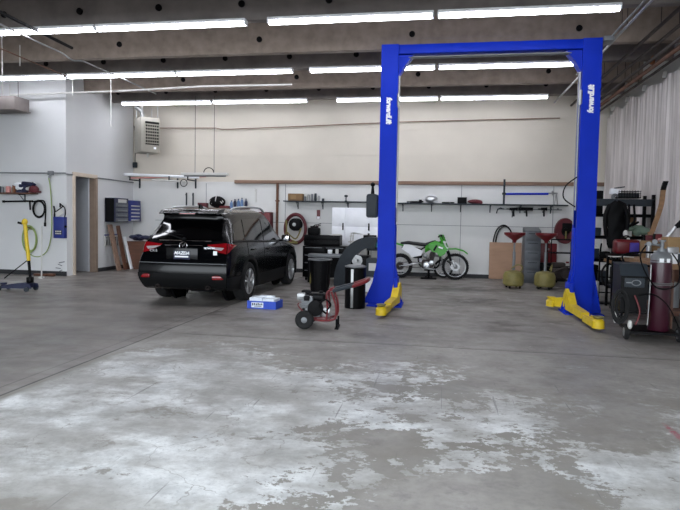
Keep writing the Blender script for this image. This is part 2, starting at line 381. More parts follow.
# front of the building above the roll-up opening behind the camera
m = M(); m.box(((LX + RX) / 2, Y0 - .1, 4.95), (RX - LX + .6, .2, 1.0)); m.box((LX + .6, Y0 - .1, 2.3), (1.2, .2, 4.6)); struct(m, 'wall_front', 'low')
z = W(30, 173, OY).z
m = M(); m.box(((LX + OX) / 2, OY - .02, z), (OX - LX, .03, .03)); m.box((OX + .012, (OY + B) / 2, z - .02), (.02, B - OY, .03)); struct(m, 'trim_3', 'grey')

# plastic sheeting hung along the right wall
m = M(); ny = 420; pts0, pts1, rows = [], [], []
zt = 4.42
for j, fz in enumerate((0, .25, .5, .75, .9, .97, 1)):
    row = []
    for i in range(ny + 1):
        yy = 5.2 + (B - .12 - 5.2) * i / ny
        wv = .016 * math.sin(yy * 9 + 1.5 * math.sin(yy * 2.3)) + .012 * math.sin(yy * 23 + 3 * fz + 2 * math.sin(yy * 3.1)) + .008 * math.sin(yy * 41 + 5 * math.sin(yy))
        sag = .13 * abs(math.sin((yy - 5.2) * PI / 1.15)) * (fz ** 3)
        row.append(V((RX - .10 + wv * (1 - .4 * fz), yy, .9 + (zt - .9) * fz - sag + .04 * math.sin(yy * 5))))
    rows.append(row)
m.loft(rows, cap=False, closed=False)
for s_ in (0,): m.loft([[p + V((.012, 0, 0)) for p in r_] for r_ in rows], cap=False, closed=False)
o = solo(m, 'plastic_sheeting', 'sheet', 'wrinkled off-white plastic sheeting hung along the right-hand wall', 'sheeting')
m = M(); y = 5.4
while y < B - .2:
    part('clip', M().box((RX - .12, y, zt + .0), (.07, .05, .12), rot=(.5, 0, 0)), 'offw', o); y += 1.15

# ------------------------------------------------------------------ fluorescent strips
def lamp(x, y, label):
    t = thing('strip_light', label, 'ceiling light', (x, y, 4.6), 0, 'fluorescent strips under the beams')
    m = M(); m.box((1.3, 0, .042), (2.58, .17, .045), bev=.01); m.box((.02, 0, .01), (.03, .15, .07), bev=.01); m.box((2.58, 0, .01), (.03, .15, .07), bev=.01); part('housing', m, 'white', t)
    m = M(); m.loft([[V((x, .065 * k_ * math.cos(a), .022 - .058 * k_ * max(0, math.sin(a)))) for a in [PI * j / 10 for j in range(11)]] for x, k_ in ((.03, .95), (.06, 1), (2.54, 1), (2.57, .95))]); part('diffuser', m, 'tube', t)
    m = M()
    for xx in (.3, 2.3): part('hanger', M().cyl((xx, 0, .065), (xx, 0, .085), .006, n=6), 'steel', t)
    return t
base = None
rowdesc = {9.1: 'front row', 12.1: 'middle row', 15.1: 'rear row'}
for Y in (9.1, 12.1, 15.1):
    cols = [(-2.77, 'first strip right of the gap'), (-.13, 'strip at the right-hand end')] + [(-5.71, 'strip just left of the gap'), (-8.31, 'second strip left of the gap')]
    if Y == 15.1: cols = cols[:3] + [(-8.6, 'second strip left of the gap')]
    for x, d in cols:
        lab = 'lit white fluorescent %s, in the %s' % (d, rowdesc[Y])
        x = x + (0.04 if Y == 15.1 and x > -6 else 0)
        if Y == 15.1 and x < -8: x = -8.72
        if Y == 15.1 and -6.5 < x < -5: x = -6.09
        if base is None: base = lamp(x, Y, lab)
        else: dup(base, (x, Y, 4.6), label=lab)
dup(base, (-10.95, 12.1, 4.6), label='lit white fluorescent strip cut by the picture edge, middle row beyond the wall corner')
dup(base, (-8.4, 9.1, 4.6), label='lit white fluorescent strip cut off at the picture edge, in the front row') if False else None

# ------------------------------------------------------------------ pipes and rods under the ceiling
def pipe(px, py, z, r, mat, y0, y1, label, tilt=0):
    x = F(px, py, z).x
    o = solo(M().cyl((0, y0, 0), (tilt, y1, 0), r, n=10), 'pipe', mat, label, 'pipe', (x, 0, z))
    for yy in (6.7, 9.9, 13.1): 
        if yy < y1: part('pipe_hanger', M().cyl((0, yy, 0), (0, yy, ZC - z), .006, n=6), 'dsteel', o)
pipe(652, 0, 4.6, .022, 'steel', 5, 15.8, 'grey conduit pipe running to the back beside the blue right lift post')
pipe(645, 0, 4.62, .016, 'grey', 5, 13, 'thin grey conduit close along the left of the thicker one')
pipe(680, 8, 4.6, .03, 'dsteel', 5, 16.2, 'dark pipe, second from the lift among those overhead')
pipe(680, 25, 4.58, .028, 'dsteel', 5, 16.2, 'dark pipe midway between lift and sheeting overhead')
pipe(680, 38, 4.5, .03, 'dsteel', 5, 16.2, 'dark pipe with a rusty coupling near the sheeting')
pipe(680, 47, 4.45, .04, 'rust', 5, 16.2, 'thick brownish pipe just above the sheeting')
pipe(680, 55, 4.42, .025, 'dsteel', 5, 16.2, 'slim dark pipe touching the top of the sheeting')
m = M(); q = F(607, 38, 4.6); m.box((0, 0, 0), (.16, .3, .08), bev=.01); m.cyl((-.03, .15, 0), (-.05, .6, 0), .012); solo(m, 'junction_box', 'grey', 'small grey junction box under the ceiling right of the lift', 'junction box', (q.x - .0, q.y, 4.56))
m = M().ell((0, 0, 0), (.05, .07, .05)).box((0, 0, .05), (.03, .1, .12), bev=.01); q = F(647, 66, 4.45); solo(m, 'pipe_coupling', 'orange', 'rust-orange coupling on the overhead pipes at the right', 'coupling', (F(680, 47, 4.45).x - .04, q.y, 4.52))
q = F(0, 12, 4.6); e = F(72, 48, 4.6)
solo(M().cyl(F(-12, 6, 4.6), F(72, 48, 4.6), .028, n=10), 'pipe', 'black', 'thick black rod under the ceiling at upper left', 'pipe')
pts = smoothpts([F(-12, 18, 4.5), F(8, 28, 4.5), F(40, 43, 4.5), F(62, 53, 4.5), F(72, 60, 4.5), F(82, 61, 4.5), F(92, 65, 4.5), F(130, 82, 4.5), F(156, 94, 4.5)], 4)
solo(M().tube(pts, .016, 8), 'conduit', 'steel', 'thin bent metal conduit running back from the upper left corner', 'conduit')
solo(M().tube([F(-10, 44, 4.45), F(30, 61, 4.45), F(66, 76, 4.45)], .012, 8), 'conduit', 'rust', 'thin brownish conduit crossing behind the front left strip lights', 'conduit')
solo(M().tube([W(10, 95, 12.9), W(120, 91, 12.9), W(200, 86.5, 12.9), W(292, 84.5, 12.9)], .022, 8), 'conduit', 'offw', 'pale conduit running crosswise behind the middle row of lights', 'conduit')
def rod(x, y0, y1, Y, label):
    a = W(x, y0, Y); b_ = W(x, y1, Y); solo(M().cyl((0, 0, 0), (0, 0, a.z - b_.z), .011, n=8), 'hanging_rod', 'offw', label, 'rod', (b_.x, Y, b_.z))
rod(2.5, -30, 95, 10.0, 'pale hanging rod at the left edge of the picture')
rod(111, 55, 127, 12.6, 'pale hanging rod in front of the wall heater, ending in mid air')
rod(72.5, 62, 96, 12.6, 'short pale rod hanging near the office wall corner')
rod(20, 45, 66, 10.7, 'very short pale rod under the left end of the lit beam')
rod(10, 84, 95, 12.9, 'tiny pale rod end above the duct at the left edge')
# duct end at far left
m = M(); a = W(-30, 95, 12.3); b_ = W(13, 95, 12.3); c_ = W(13, 108, 12.3)
m.box(((a.x + b_.x) / 2, 12.6, (b_.z + c_.z) / 2), (b_.x - a.x, .5, b_.z - c_.z), bev=.01); m.box(((a.x + b_.x) / 2 + .01, 12.6, c_.z - .01), (b_.x - a.x + .03, .54, .03), bev=.005)
o = solo(m, 'duct', 'dkconc', 'dark grey boxed duct end at the left edge high up', 'duct')
for xx in (b_.x - .1, b_.x - .8): part('hanger', M().cyl((xx, 12.6, b_.z - .01), (xx, 12.6, ZC), .008, n=6), 'dsteel', o)

# ------------------------------------------------------------------ gas heater
a = W(136, 117, 15.3); b_ = W(160, 152, 15.3)
wd, ht = .52, a.z - b_.z
t = thing('unit_heater', 'beige hanging unit heater with a louvred front below the ceiling corner', 'heater', (W(147, 130, 15.6).x, 15.6, b_.z), math.radians(46))
m = M(); m.box((0, 0, ht / 2), (wd, .62, ht), bev=.02); part('cabinet', m, 'beige', t)
m = M(); m.box((.04, -.312, ht * .55), (wd * .74, .02, ht * .66)); part('grille_opening', m, 'black', t)
m = M()
for i in range(7): m.box((.04, -.33, ht * .27 + i * ht * .088), (wd * .74, .035, .022), rot=(.5, 0, 0))
for i in range(7): m.box((.04 - wd * .36 + i * wd * .12, -.325, ht * .52), (.014, .02, ht * .56))
part('louvre', m, 'beige', t); m = M().cyl((.02, 0, 0), (.02, 0, -.1), .03); m.k = 0; part('drain_stub', m, 'offw', t)
part('badge', M().box((.12, -.315, ht * .13), (.07, .012, .06), bev=.004), 'white', t)
m = M()
for sx in (-1, 1):
    for sy in (-1, 1): m.cyl((sx * wd * .42, sy * .25, ht), (sx * wd * .42, sy * .25, ht + .35), .01, n=6)
part('hanger_rod', m, 'steel', t)
m = M().tube(smoothpts([(-.1, .1, ht), (-.12, .1, ht + .2), (-.3, .1, ht + .32)]), .06, 12); part('flue', m, 'steel', t)
# thermostat cable + small dark box below heater
q = W(135, 165, B - .06); m = M().box((0, 0, 0), (.12, .07, .16), bev=.01).tube([(0, 0, .08), (.02, 0, .9), (.02, -.1, 1.15)], .012); solo(m, 'electrical_switch', 'dgrey', 'small grey switch box on the wall below the heater with its cable', 'switch', q)

# long white tubes and trims lying on wall brackets at the left
q = W(118, 174, 15.95); q2 = W(206, 180, 15.95); L_ = q2.x - q.x
def stick(x0, y0, x1, y1, Y, r, mat, label, name='long_tube', cat='tube', n=8):
    a = W(x0, y0, Y); b_ = W(x1, y1, Y); return solo(M().cyl((0, 0, 0), b_ - a, r, n=n), name, mat, label, cat, a, group='long tubes on the wall brackets')
stick(120, 174, 199, 177.5, 15.9, .04, 'white', 'thickest white tube resting on the wall brackets')
stick(130, 178, 206, 176.5, 16.05, .022, 'pink', 'thin pinkish tube lying behind the thick white one')
stick(152, 180, 186, 181.5, 15.85, .028, 'offw', 'shorter off-white tube lowest on the wall brackets')
stick(126, 176.5, 170, 180.5, 16.1, .018, 'steel', 'thin grey tube slanting under the white ones')
m = M()
for px in (140, 178, 196):
    a = W(px, 180, B); m.box((a.x, B - .3, a.z - .03), (.03, .6, .03)); m.box((a.x, B - .02, a.z - .1), (.04, .03, .3)); m.box((a.x, B - .58, a.z + .02), (.03, .02, .1))
solo(m, 'wall_bracket_rack', 'dgrey', 'dark brackets on the back wall carrying the long tubes', 'bracket')
m = M(); a = W(185, 181, 15.78); m.torus((a.x, 15.7, a.z - .06), .1, .012, 'Y', 20, 6); solo(m, 'cable_loop', 'black', 'small black cable loop hanging under the long tubes', 'cable')
# suspended shop light
a = W(182, 174, 14.75); b_ = W(228, 173.5, 14.75)
t = thing('suspended_light', 'unlit grey strip fixture hanging on two long wires before the cream wall', 'light fixture', a)
part('housing', M().box(((b_.x - a.x) / 2, 0, 0), (b_.x - a.x, .16, .07), bev=.015), 'offw', t)
part('tube', M().cyl((.06, 0, -.05), (b_.x - a.x - .06, 0, -.05), .02), 'grey', t)
for px in (195, 214):
    q = W(px, 174, 14.75); part('wire', M().cyl((q.x - a.x, 0, .03), (q.x - a.x, 0, 4.7 - a.z), .006, n=6), 'dgrey', t)
part('cable', M().tube([(b_.x * 0 + .62, 0, .03)] + arc((.75, 0, .03), .14, PI, 0, 10), .012, 6), 'black', t)
# thin pipe under top of back wall
solo(M().tube([W(150, 128, B - .04), W(216, 128, B - .04), W(222, 129.5, B - .04), W(285, 127, B - .04), W(400, 122, B - .04), W(560, 118, B - .04)], .014, 6), 'conduit', 'rail', 'thin tan conduit along the top of the back wall', 'conduit')
solo(M().tube([W(70, 115, OY - .03) , W(0, 116, OY - .03)], .008, 6), 'conduit', 'offw', 'very thin pale conduit high on the office front wall', 'conduit') if False else None

# ------------------------------------------------------------------ two-post lift
LY = 10.52; LXl, LXr = -.94, 2.40; LZ = 4.58
t = thing('vehicle_lift', 'tall blue two-post vehicle lift with yellow arms', 'car lift', ((LXl + LXr) / 2, LY, 0))
cx = (LXl + LXr) / 2
for s, X0 in ((-1, LXl - cx), (1, LXr - cx)):
    i = -s   # inward direction
    m = M(); w = .30; d = .30
    # C-section open toward the middle
    prof = [(-s * 0 + s * w / 2, -d / 2), (s * w / 2, d / 2), (-s * w / 2, d / 2), (-s * w / 2, d / 2 - .06), (-s * w / 2 + s * .012, d / 2 - .06), (-s * w / 2 + s * .012, d / 2 - .012), (s * w / 2 - s * .012, d / 2 - .012),
            (s * w / 2 - s * .012, -d / 2 + .012), (-s * w / 2 + s * .012, -d / 2 + .012), (-s * w / 2 + s * .012, -d / 2 + .06), (-s * w / 2, -d / 2 + .06), (-s * w / 2, -d / 2)]
    m.prism([(X0 + a, b) for a, b in prof], .02, LZ, 'Z'); post = part('column', m, 'blue', t)
    m = M(); m.box((X0, 0, .012), (.62, .62, .024), bev=.004)
    for q in (-1, 1):
        ox = X0 + q * w / 2
        m.prism([(ox, .024), (ox + q * .15, .024), (ox + q * .15, .06), (ox, .82)], -.11, -.09, 'Y'); m.prism([(ox, .024), (ox + q * .15, .024), (ox + q * .15, .06), (ox, .82)], .09, .11, 'Y')
    part('base_plate', m, 'blue', t)
    if s == -1: part('gusset', M().prism([(X0 - w / 2, .024), (X0 - w / 2 - .24, .024), (X0 - w / 2 - .24, .05), (X0 - w / 2, .62)], -.02, .0, 'Y'), 'blue', t)
    # carriage inside the column
    m = M(); cz = .55; m.box((X0 + i * .09, 0, cz + .25), (.16, .2, 1.3), bev=.01); m.box((X0 + i * .19, 0, .3), (.07, .42, .42), bev=.012); part('carriage', m, 'blue', t)
    m = M(); m.box((X0 + i * .165, -.06, 2.9), (.02, .03, 2.3)); m.cyl((X0 + i * .17, .04, 1.5), (X0 + i * .17, .04, 4.4), .008); part('lift_cable', m, 'steel', t)
    # bolts + safety release near the top
    m = M()
    for zz in (3.55, 3.8, 4.1, 4.35):
        for sx in (-1, 1): part('bolt', M().cyl((X0 + sx * .15, -.02, zz), (X0 + sx * .165, -.02, zz), .016, n=8), 'steel', t)
    part('safety_latch', M().box((X0 + i * .15, -.12, 3.62), (.05, .06, .25), bev=.01), 'steel', t)
    # corner bracket at top
    m = M(); m.prism([(X0 + i * .14, 4.02), (X0 + i * .14, 4.4), (X0 + i * .40, 4.4), (X0 + i * .26, 4.22)], -.1, .1, 'Y'); part('corner_bracket', m, 'blue', t)
    text('lettering', 'forwardLift', .125, 'text', t, (X0 + .0, -d / 2 - .006, 3.44 if s == -1 else 3.58), (PI / 2, PI / 2 if s == -1 else -PI / 2, 0), .003, .25, .80, bold=.007)
    # arms: front (long toward the viewer) and rear
    if s == -1: ends = [((X0 + .22, -.02), F(381, 313, .08) - V((cx, LY, .08))), ((X0 + .1, .24), V((X0 - .15, .95, 0)))]
    else: ends = [((X0 - .22, -.05), F(598, 326, .08) - V((cx, LY, .08))), ((X0 - .2, .1), V((X0 - .42, .35, 0))), ((X0 + .05, .24), V((X0 + .28, 1.0, 0)))]
    for kx, (p0, p1) in enumerate(ends):
        a = V((p0[0], p0[1], 0)); e = V((p1.x, p1.y, 0)); L0 = (e - a).length; ang = math.atan2(e.y - a.y, e.x - a.x)
        rt = Matrix.Translation(a) @ Matrix.Rotation(ang, 4, 'Z')
        m = M()
        m.prism([(-.08, .11), (-.08, .3 if kx == 0 else .2), (.03, .42 if kx == 0 else .24), (.10, .42 if kx == 0 else .24), (.36, .19), (L0 * .62, .17), (L0 * .62, .07), (.1, .07)], -.06, .06, 'Y')
        m.box((L0 * .72, 0, .10), (L0 * .62, .085, .07), bev=.008); m.box((L0 * .82, .06, .10), (L0 * .3, .012, .1)); m.box((L0 * .82, -.06, .10), (L0 * .3, .012, .1))
        m.lathe([(.001, 0), (.085, 0), (.085, .10), (.06, .13), (.001, .13)], (L0, 0, .05), 'Z', 18)
        for v in m.bm.verts: v.co = rt @ v.co
        arm = part('swing_arm', m, 'yellow', t)
        m = M(); m.lathe([(.001, 0), (.05, 0), (.075, .02), (.075, .035), (.001, .03)], (L0, 0, .185), 'Z', 18); m.cyl((L0, 0, .17), (L0, 0, .2), .03)
        for v in m.bm.verts: v.co = rt @ v.co
        part('lift_pad', m, 'yellow' if kx else 'dyel', arm)
m = M(); m.box((0, 0, LZ - .08), (LXr - LXl + .3, .24, .16), bev=.012); part('crossbeam', m, 'blue', t)
m = M(); m.box((.05, -.05, LZ - .215), (LXr - LXl - .5, .04, .04)); m.cyl((-1.35, -.1, LZ - .22), (1.35, -.1, LZ - .22), .010); part('shutoff_bar', m, 'grey', t)
m = M(); m.tube(smoothpts([(LXr - cx - .17, -.16, 2.3), (LXr - cx - .34, -.12, 2.15), (LXr - cx - .36, -.1, 1.95), (LXr - cx - .18, -.14, 1.8)]), .012, 6); part('hose', m, 'black', t)
q = W(377, 205, LY)
t2 = thing('control_box', 'grey power unit box hung on the outer side of the left lift post', 'control box', (LXl - .15 - .11, LY - .1, q.z - .22))
part('housing', M().box((0, 0, .2), (.2, .24, .42), bev=.04), 'dgrey', t2); part('knob', M().cyl((.0, 0, .4), (.0, 0, .56), .035, .02).ell((0, 0, .58), (.04, .04, .04)), 'black', t2); part('bracket', M().box((.06, 0, .2), (.16, .08, .1)), 'dgrey', t2)

# ------------------------------------------------------------------ car
def car():
    # local frame: +y front, x right, z up
    R_ = [
     [(.68,-2.06,.27),(.80,-2.16,.33),(.84,-2.265,.50),(.83,-2.25,.72),(.80,-2.17,.90),(.775,-2.10,1.08),(.60,-1.84,1.47),(.55,-1.93,1.60),(.34,-1.95,1.635),(0,-1.96,1.65)],
     [(.70,-1.95,.24),(.84,-2.00,.28),(.895,-2.06,.50),(.905,-2.06,.72),(.88,-1.98,.92),(.835,-1.92,1.09),(.655,-1.62,1.48),(.585,-1.60,1.605),(.36,-1.60,1.65),(0,-1.60,1.668)],
     [(.72,-1.33,.22),(.84,-1.33,.25),(.905,-1.33,.48),(.925,-1.33,.74),(.905,-1.33,.94),(.855,-1.28,1.08),(.69,-1.05,1.50),(.615,-1.0,1.62),(.37,-1.0,1.67),(0,-1.0,1.688)],
     [(.72,-.5,.20),(.84,-.5,.22),(.885,-.5,.45),(.905,-.5,.72),(.895,-.5,.92),(.855,-.45,1.05),(.70,-.30,1.51),(.625,-.28,1.63),(.38,-.28,1.68),(0,-.28,1.70)],
     [(.72,.35,.20),(.84,.35,.22),(.885,.35,.45),(.90,.35,.72),(.893,.35,.90),(.853,.4,1.03),(.69,.22,1.47),(.615,.18,1.59),(.38,.2,1.645),(0,.22,1.665)],
     [(.72,1.0,.20),(.84,1.0,.22),(.895,1.0,.45),(.905,1.0,.72),(.89,.98,.90),(.84,.93,1.02),(.74,.78,1.16),(.67,.72,1.26),(.42,.82,1.27),(0,.86,1.275)],
     [(.72,1.3,.22),(.84,1.3,.25),(.905,1.35,.48),(.915,1.33,.72),(.89,1.25,.90),(.82,1.2,1.00),(.74,1.15,1.03),(.66,1.13,1.045),(.42,1.16,1.07),(0,1.2,1.08)],
     [(.70,1.8,.24),(.82,1.82,.28),(.885,1.84,.48),(.88,1.84,.70),(.84,1.80,.85),(.78,1.76,.93),(.70,1.75,.965),(.62,1.74,.98),(.42,1.76,1.0),(0,1.78,1.01)],
     [(.60,2.10,.26),(.72,2.14,.32),(.78,2.20,.50),(.76,2.18,.68),(.70,2.13,.78),(.64,2.08,.84),(.58,2.05,.87),(.50,2.05,.88),(.34,2.10,.885),(0,2.14,.89)],
    ]
    def cr(p0, p1, p2, p3, t):
        return .5 * ((2 * p1) + (p2 - p0) * t + (2 * p0 - 5 * p1 + 4 * p2 - p3) * t * t + (3 * p1 - p0 - 3 * p2 + p3) * t ** 3)
    G = [[V(p) for p in r_] for r_ in R_]; NI, NJ = len(G), len(G[0])
    def S(u, v):      # u along ribs 0..8, v along profile 0..9
        u = max(0, min(NI - 1 - 1e-6, u)); v = max(0, min(NJ - 1 - 1e-6, v)); i, j = int(u), int(v); a, b_ = u - i, v - j
        def rib(ii):
            ii = max(0, min(NI - 1, ii)); g = G[ii]
            return cr(g[max(j - 1, 0)], g[j], g[min(j + 1, NJ - 1)], g[min(j + 2, NJ - 1)], b_)
        p = cr(rib(i - 1), rib(i), rib(i + 1), rib(i + 2), a); return p
    def cap(s, v, end=0):   # end face: s 0 at the corner, 1 at the centre line
        p = S(0 if end == 0 else NI - 1, v); k = math.sin(s * PI / 2)
        bul = (-.055 if end == 0 else .10) * k * (1 if v < 8 else 0) * (.5 if v > 6.5 else 1)
        return V((p.x * (1 - s), p.y + bul, p.z + (0.012 * k if 5 < v < 7 else 0)))
    root = thing('car', 'black compact SUV parked with its tail to the viewer', 'car', (0, 0, 0))
    m = M(); a_, b_ = 4, 3; gu = [i / a_ for i in range((NI - 1) * a_ + 1)]; gv = [j / b_ for j in range((NJ - 1) * b_ + 1)]
    for sx in (1, -1):
        m.loft([[V((sx * S(u, v).x, S(u, v).y, S(u, v).z)) for v in gv] for u in gu], cap=False, closed=False)
        for end in (0, 1): m.loft([[V((sx * cap(s / 6, v, end).x, cap(s / 6, v, end).y, cap(s / 6, v, end).z)) for v in gv] for s in range(7)], cap=False, closed=False)
        m.loft([[S(u, 0) * 1 if sx == 1 else V((-S(u, 0).x, S(u, 0).y, S(u, 0).z)), V((0, S(u, 0).y, S(u, 0).z))] for u in gu], cap=False, closed=False)
    bmesh.ops.remove_doubles(m.bm, verts=m.bm.verts, dist=.0015)
    body = part('body', m, ['carp', 'black'], root)
    # wheel arches
    cut = M()
    for yy in (-1.33, 1.37):
        for sx in (-1, 1): cut.cyl((sx * .62, yy, .37), (sx * 1.1, yy, .37), .405, n=40)
    co = cut.obj('cutter', 'black'); md = body.modifiers.new('b', 'BOOLEAN'); md.object = co; md.operation = 'DIFFERENCE'; md.solver = 'EXACT'
    dg = bpy.context.evaluated_depsgraph_get(); me = bpy.data.meshes.new_from_object(body.evaluated_get(dg)); body.modifiers.clear(); body.data = me; bpy.data.objects.remove(co)
    # generic surface patches
    def patch(fn, u0, u1, v0, v1, off, nu=14, nv=8, sx=1, shape=None, thick=.004):
        rows = []
        for i in range(nu + 1):
            row = []
            for j in range(nv + 1):
                a, b2 = i / nu, j / nv
                u, v = (u0 + (u1 - u0) * a, v0 + (v1 - v0) * b2) if shape is None else shape(a, b2)
                p = fn(u, v); e = .01; n = (fn(u + e, v) - fn(u - e, v)).cross(fn(u, v + e) - fn(u, v - e))
                if n.length < 1e-9: n = V((1, 0, 0))
                n.normalize()
                if n.dot(p - V((0, 0 if abs(p.y) < 1.5 else p.y * .6, .8))) < 0: n = -n
                q = p + n * off; row.append(V((q.x * sx, q.y, q.z)))
            rows.append(row)
        return rows
    def quad(m, *c, shape): m.loft(patch(*c, shape=shape), cap=False, closed=False)
    def bil(c):  # bilinear uv quad: corners (u,v) 00,10,11,01
        return lambda a, b2: tuple((c[0][k] * (1 - a) + c[1][k] * a) * (1 - b2) + (c[3][k] * (1 - a) + c[2][k] * a) * b2 for k in (0, 1))
    for sx, nm in ((1, 'r'), (-1, 'l')):
        for c in ([(.95, 5.12), (1.72, 5.1), (1.62, 5.97), (1.02, 5.75)], [(1.80, 5.1), (2.95, 5.1), (2.95, 6.0), (1.72, 5.98)], [(3.05, 5.1), (4.6, 5.12), (4.08, 5.98), (3.05, 6.0)]):
            m = M(); m.loft(patch(S, 0, 0, 0, 0, .006, sx=sx, shape=bil(c)), cap=False, closed=False); part('side_window', m, 'glass', root)
        # black pillars/trim strip between panes and chrome waistline
        m = M(); m.loft(patch(S, .9, 4.75, 4.98, 5.07, .007, 30, 1, sx), cap=False, closed=False); part('waistline_trim', m, 'black', root)
        # door seams
        m = M()
        for u in (1.9, 3.0, 4.35): m.tube([V((S(u, v / 4).x * sx + .001 * sx, S(u, v / 4).y, S(u, v / 4).z)) for v in range(5, 21)], .004, 4)
        m.tube([V((S(u / 10, 1.4).x * sx, S(u / 10, 1.4).y, S(u / 10, 1.4).z)) for u in range(21, 44)], .004, 4); part('door_seam', m, 'black', root)
        for u in (2.12, 3.15):
            p = S(u, 4.0); h = M(); h.tube(smoothpts([(sx * (p.x - .005), p.y, p.z), (sx * (p.x + .03), p.y + .03, p.z), (sx * (p.x + .03), p.y + .17, p.z), (sx * (p.x - .005), p.y + .2, p.z)], 3), .012, 8); part('door_handle', h, 'carp', root)
        # lower cladding
        m = M(); m.loft(patch(S, 0.0, 8, .75, 2.05, .010, 90, 6, sx), cap=False, closed=False)
        bmesh.ops.delete(m.bm, geom=[f for f in m.bm.faces if any((f.calc_center_median().y - yy) ** 2 + (f.calc_center_median().z - .37) ** 2 < .41 ** 2 for yy in (-1.33, 1.37))], context='FACES')
        part('sill_cladding', m, 'clad', root)
        for yy in (-1.33, 1.37):
            rows = []
            for k in range(25):
                a = -.35 + (PI + .7) * k / 24; row = []
                for rr, xo in ((.395, -.06), (.395, .012), (.44, .018), (.475, .006)):
                    y2, z2 = yy + rr * math.cos(a), .37 + rr * math.sin(a); row.append(V((sx * (.912 + xo - (.04 if abs(y2) > 1.75 else 0) * (abs(y2) - 1.4)), y2, max(z2, .24))))
                rows.append(row)
            m = M(); m.loft(rows, cap=False, closed=False); part('wheel_arch', m, 'clad', root)
        # wheel well lining
        for yy in (-1.33, 1.37): part('wheel_well', M().lathe([(.40, .50), (.40, .56), (.2, .56)] if sx == 1 else [(.40, -.50), (.40, -.56), (.2, -.56)], (0, yy, .37), 'X', 28), 'black', root)
        # tail light: wraps corner
        tl = M(); tl.loft(patch(S, 0, .62, 0, 0, .012, 8, 6, sx, bil([(0, 3.95), (.35, 4.1), (1.15, 4.80), (0, 4.98)])), cap=False, closed=False)
        tl.loft(patch(cap, 0, 0, 0, 0, .012, 8, 6, sx, bil([(0, 3.95), (.16, 4.1), (.46, 4.85), (0, 4.98)])), cap=False, closed=False); o = part('tail_light', tl, 'lred', root)
        tc = M(); tc.loft(patch(cap, 0, 0, 0, 0, .018, 8, 4, sx, bil([(.12, 4.3), (.26, 4.42), (.44, 4.72), (.06, 4.6)])), cap=False, closed=False); part('clear_lens', tc, 'lclr', o)
        m = M(); m.box((sx * .69, -2.29, .50), (.2, .03, .07), rot=(0, 0, sx * .25), bev=.015); part('rear_reflector', m, 'lred', root)
        m = M(); m.tube(smoothpts([(sx * .60, -1.55, 1.64), (sx * .615, -1.40, 1.695), (sx * .635, -.6, 1.73), (sx * .635, -.1, 1.72), (sx * .62, .18, 1.64)], 6), .022, 8); part('roof_rail', m, 'silver', root)
        mr = M(); mr.box((sx * 1.0, .62, 1.10), (.20, .10, .15), bev=.04, seg=3); mr.box((sx * .89, .62, 1.05), (.1, .05, .04)); o = part('side_mirror', mr, 'carp', root)
        part('mirror_glass', M().box((sx * 1.0, .566, 1.10), (.16, .006, .11), bev=.002), 'chrome', o)
        part('headlight', M().box((sx * .62, 2.10, .80), (.3, .16, .13), rot=(.1, 0, -sx * .4), bev=.04), 'lclr', root)
        part('exhaust_tip', M().lathe([(.036, 0), (.036, -.12), (.030, -.12), (.030, -.02)], (sx * .48, -2.14, .32), 'Y', 16), 'dsteel', root)
    # rear glass with body-colour surround
    for sx in (1, -1):
        pass
    m = M(); rows = []
    for i in range(25):
        s = 2 * i / 24 - 1; row = []
        for j in range(9):
            v = 5.12 + (5.93 - 5.12) * j / 8; sg = 1 - abs(s) * (.90 if j < 99 else 1); p = cap(sg, v); row.append(V((math.copysign(p.x, s), p.y - .010, p.z + .004)))
        rows.append(row)
    m.loft(rows, cap=False, closed=False); part('rear_window', m, 'glass', root)
    # spoiler lip, third brake lamp
    m = M(); m.prism([(-1.78, 1.60), (-2.06, 1.565), (-2.075, 1.585), (-1.95, 1.645), (-1.70, 1.672)], -.56, .56, 'X'); part('spoiler', m, 'carp', root)
    part('brake_light', M().box((0, -2.066, 1.575), (.3, .02, .018)), 'lred', root)
    m = M(); m.prism([(-1.62, 1.66), (-1.42, 1.675), (-1.56, 1.75), (-1.60, 1.75)], -.015, .015, 'X'); part('antenna_fin', m, 'carp', root)
    # wiper
    m = M(); m.ell((0, -2.18, 1.13), (.035, .035, .035)); m.cyl((0, -2.19, 1.13), (-.30, -2.13, 1.20), .012, n=6); m.cyl((-.04, -2.15, 1.20), (-.40, -2.11, 1.24), .008, n=6); part('rear_wiper', m, 'black', root)
    # chrome strip, emblem, plate recess
    yb = -2.262
    m = M(); m.tube([cap(1, 4.80) + V((sx_, -.02, 0)) for sx_ in (-.36, -.1)], .010, 6); m.tube([cap(1, 4.80) + V((sx_, -.02, 0)) for sx_ in (.1, .36)], .010, 6); part('tailgate_chrome_strip', m, 'chrome', root)
    m = M(); rows = []
    ys = cap(1, 5).y
    for sx_ in (-.5, 0, .5): rows.append(V((sx_, cap(1 - abs(sx_) / .79, 5.03).y - .02, cap(1, 5.03).z + .01)))
    m.tube(smoothpts(rows, 6), .008, 6); part('window_base_strip', m, 'chrome', root)
    ec = cap(1, 4.78) + V((0, -.035, .0))
    m = M(); m.torus(ec, .062, .008, 'Y', 28, 6, sx=1.15)
    m.tube(smoothpts([ec + V(p) for p in ((-.055, 0, .03), (-.03, 0, .035), (0, 0, -.012), (.03, 0, .035), (.055, 0, .03))], 4), .007, 6); part('emblem', m, 'chrome', root)
    yp = cap(1, 3.6).y
    m = M(); m.box((0, yp + .002, .86), (.60, .02, .26), bev=.02); pl = part('plate_recess', m, 'carp', root)
    lp = M().box((0, yp - .012, .865), (.31, .008, .15), bev=.003); lpo = part('licence_plate', lp, 'navy', root)
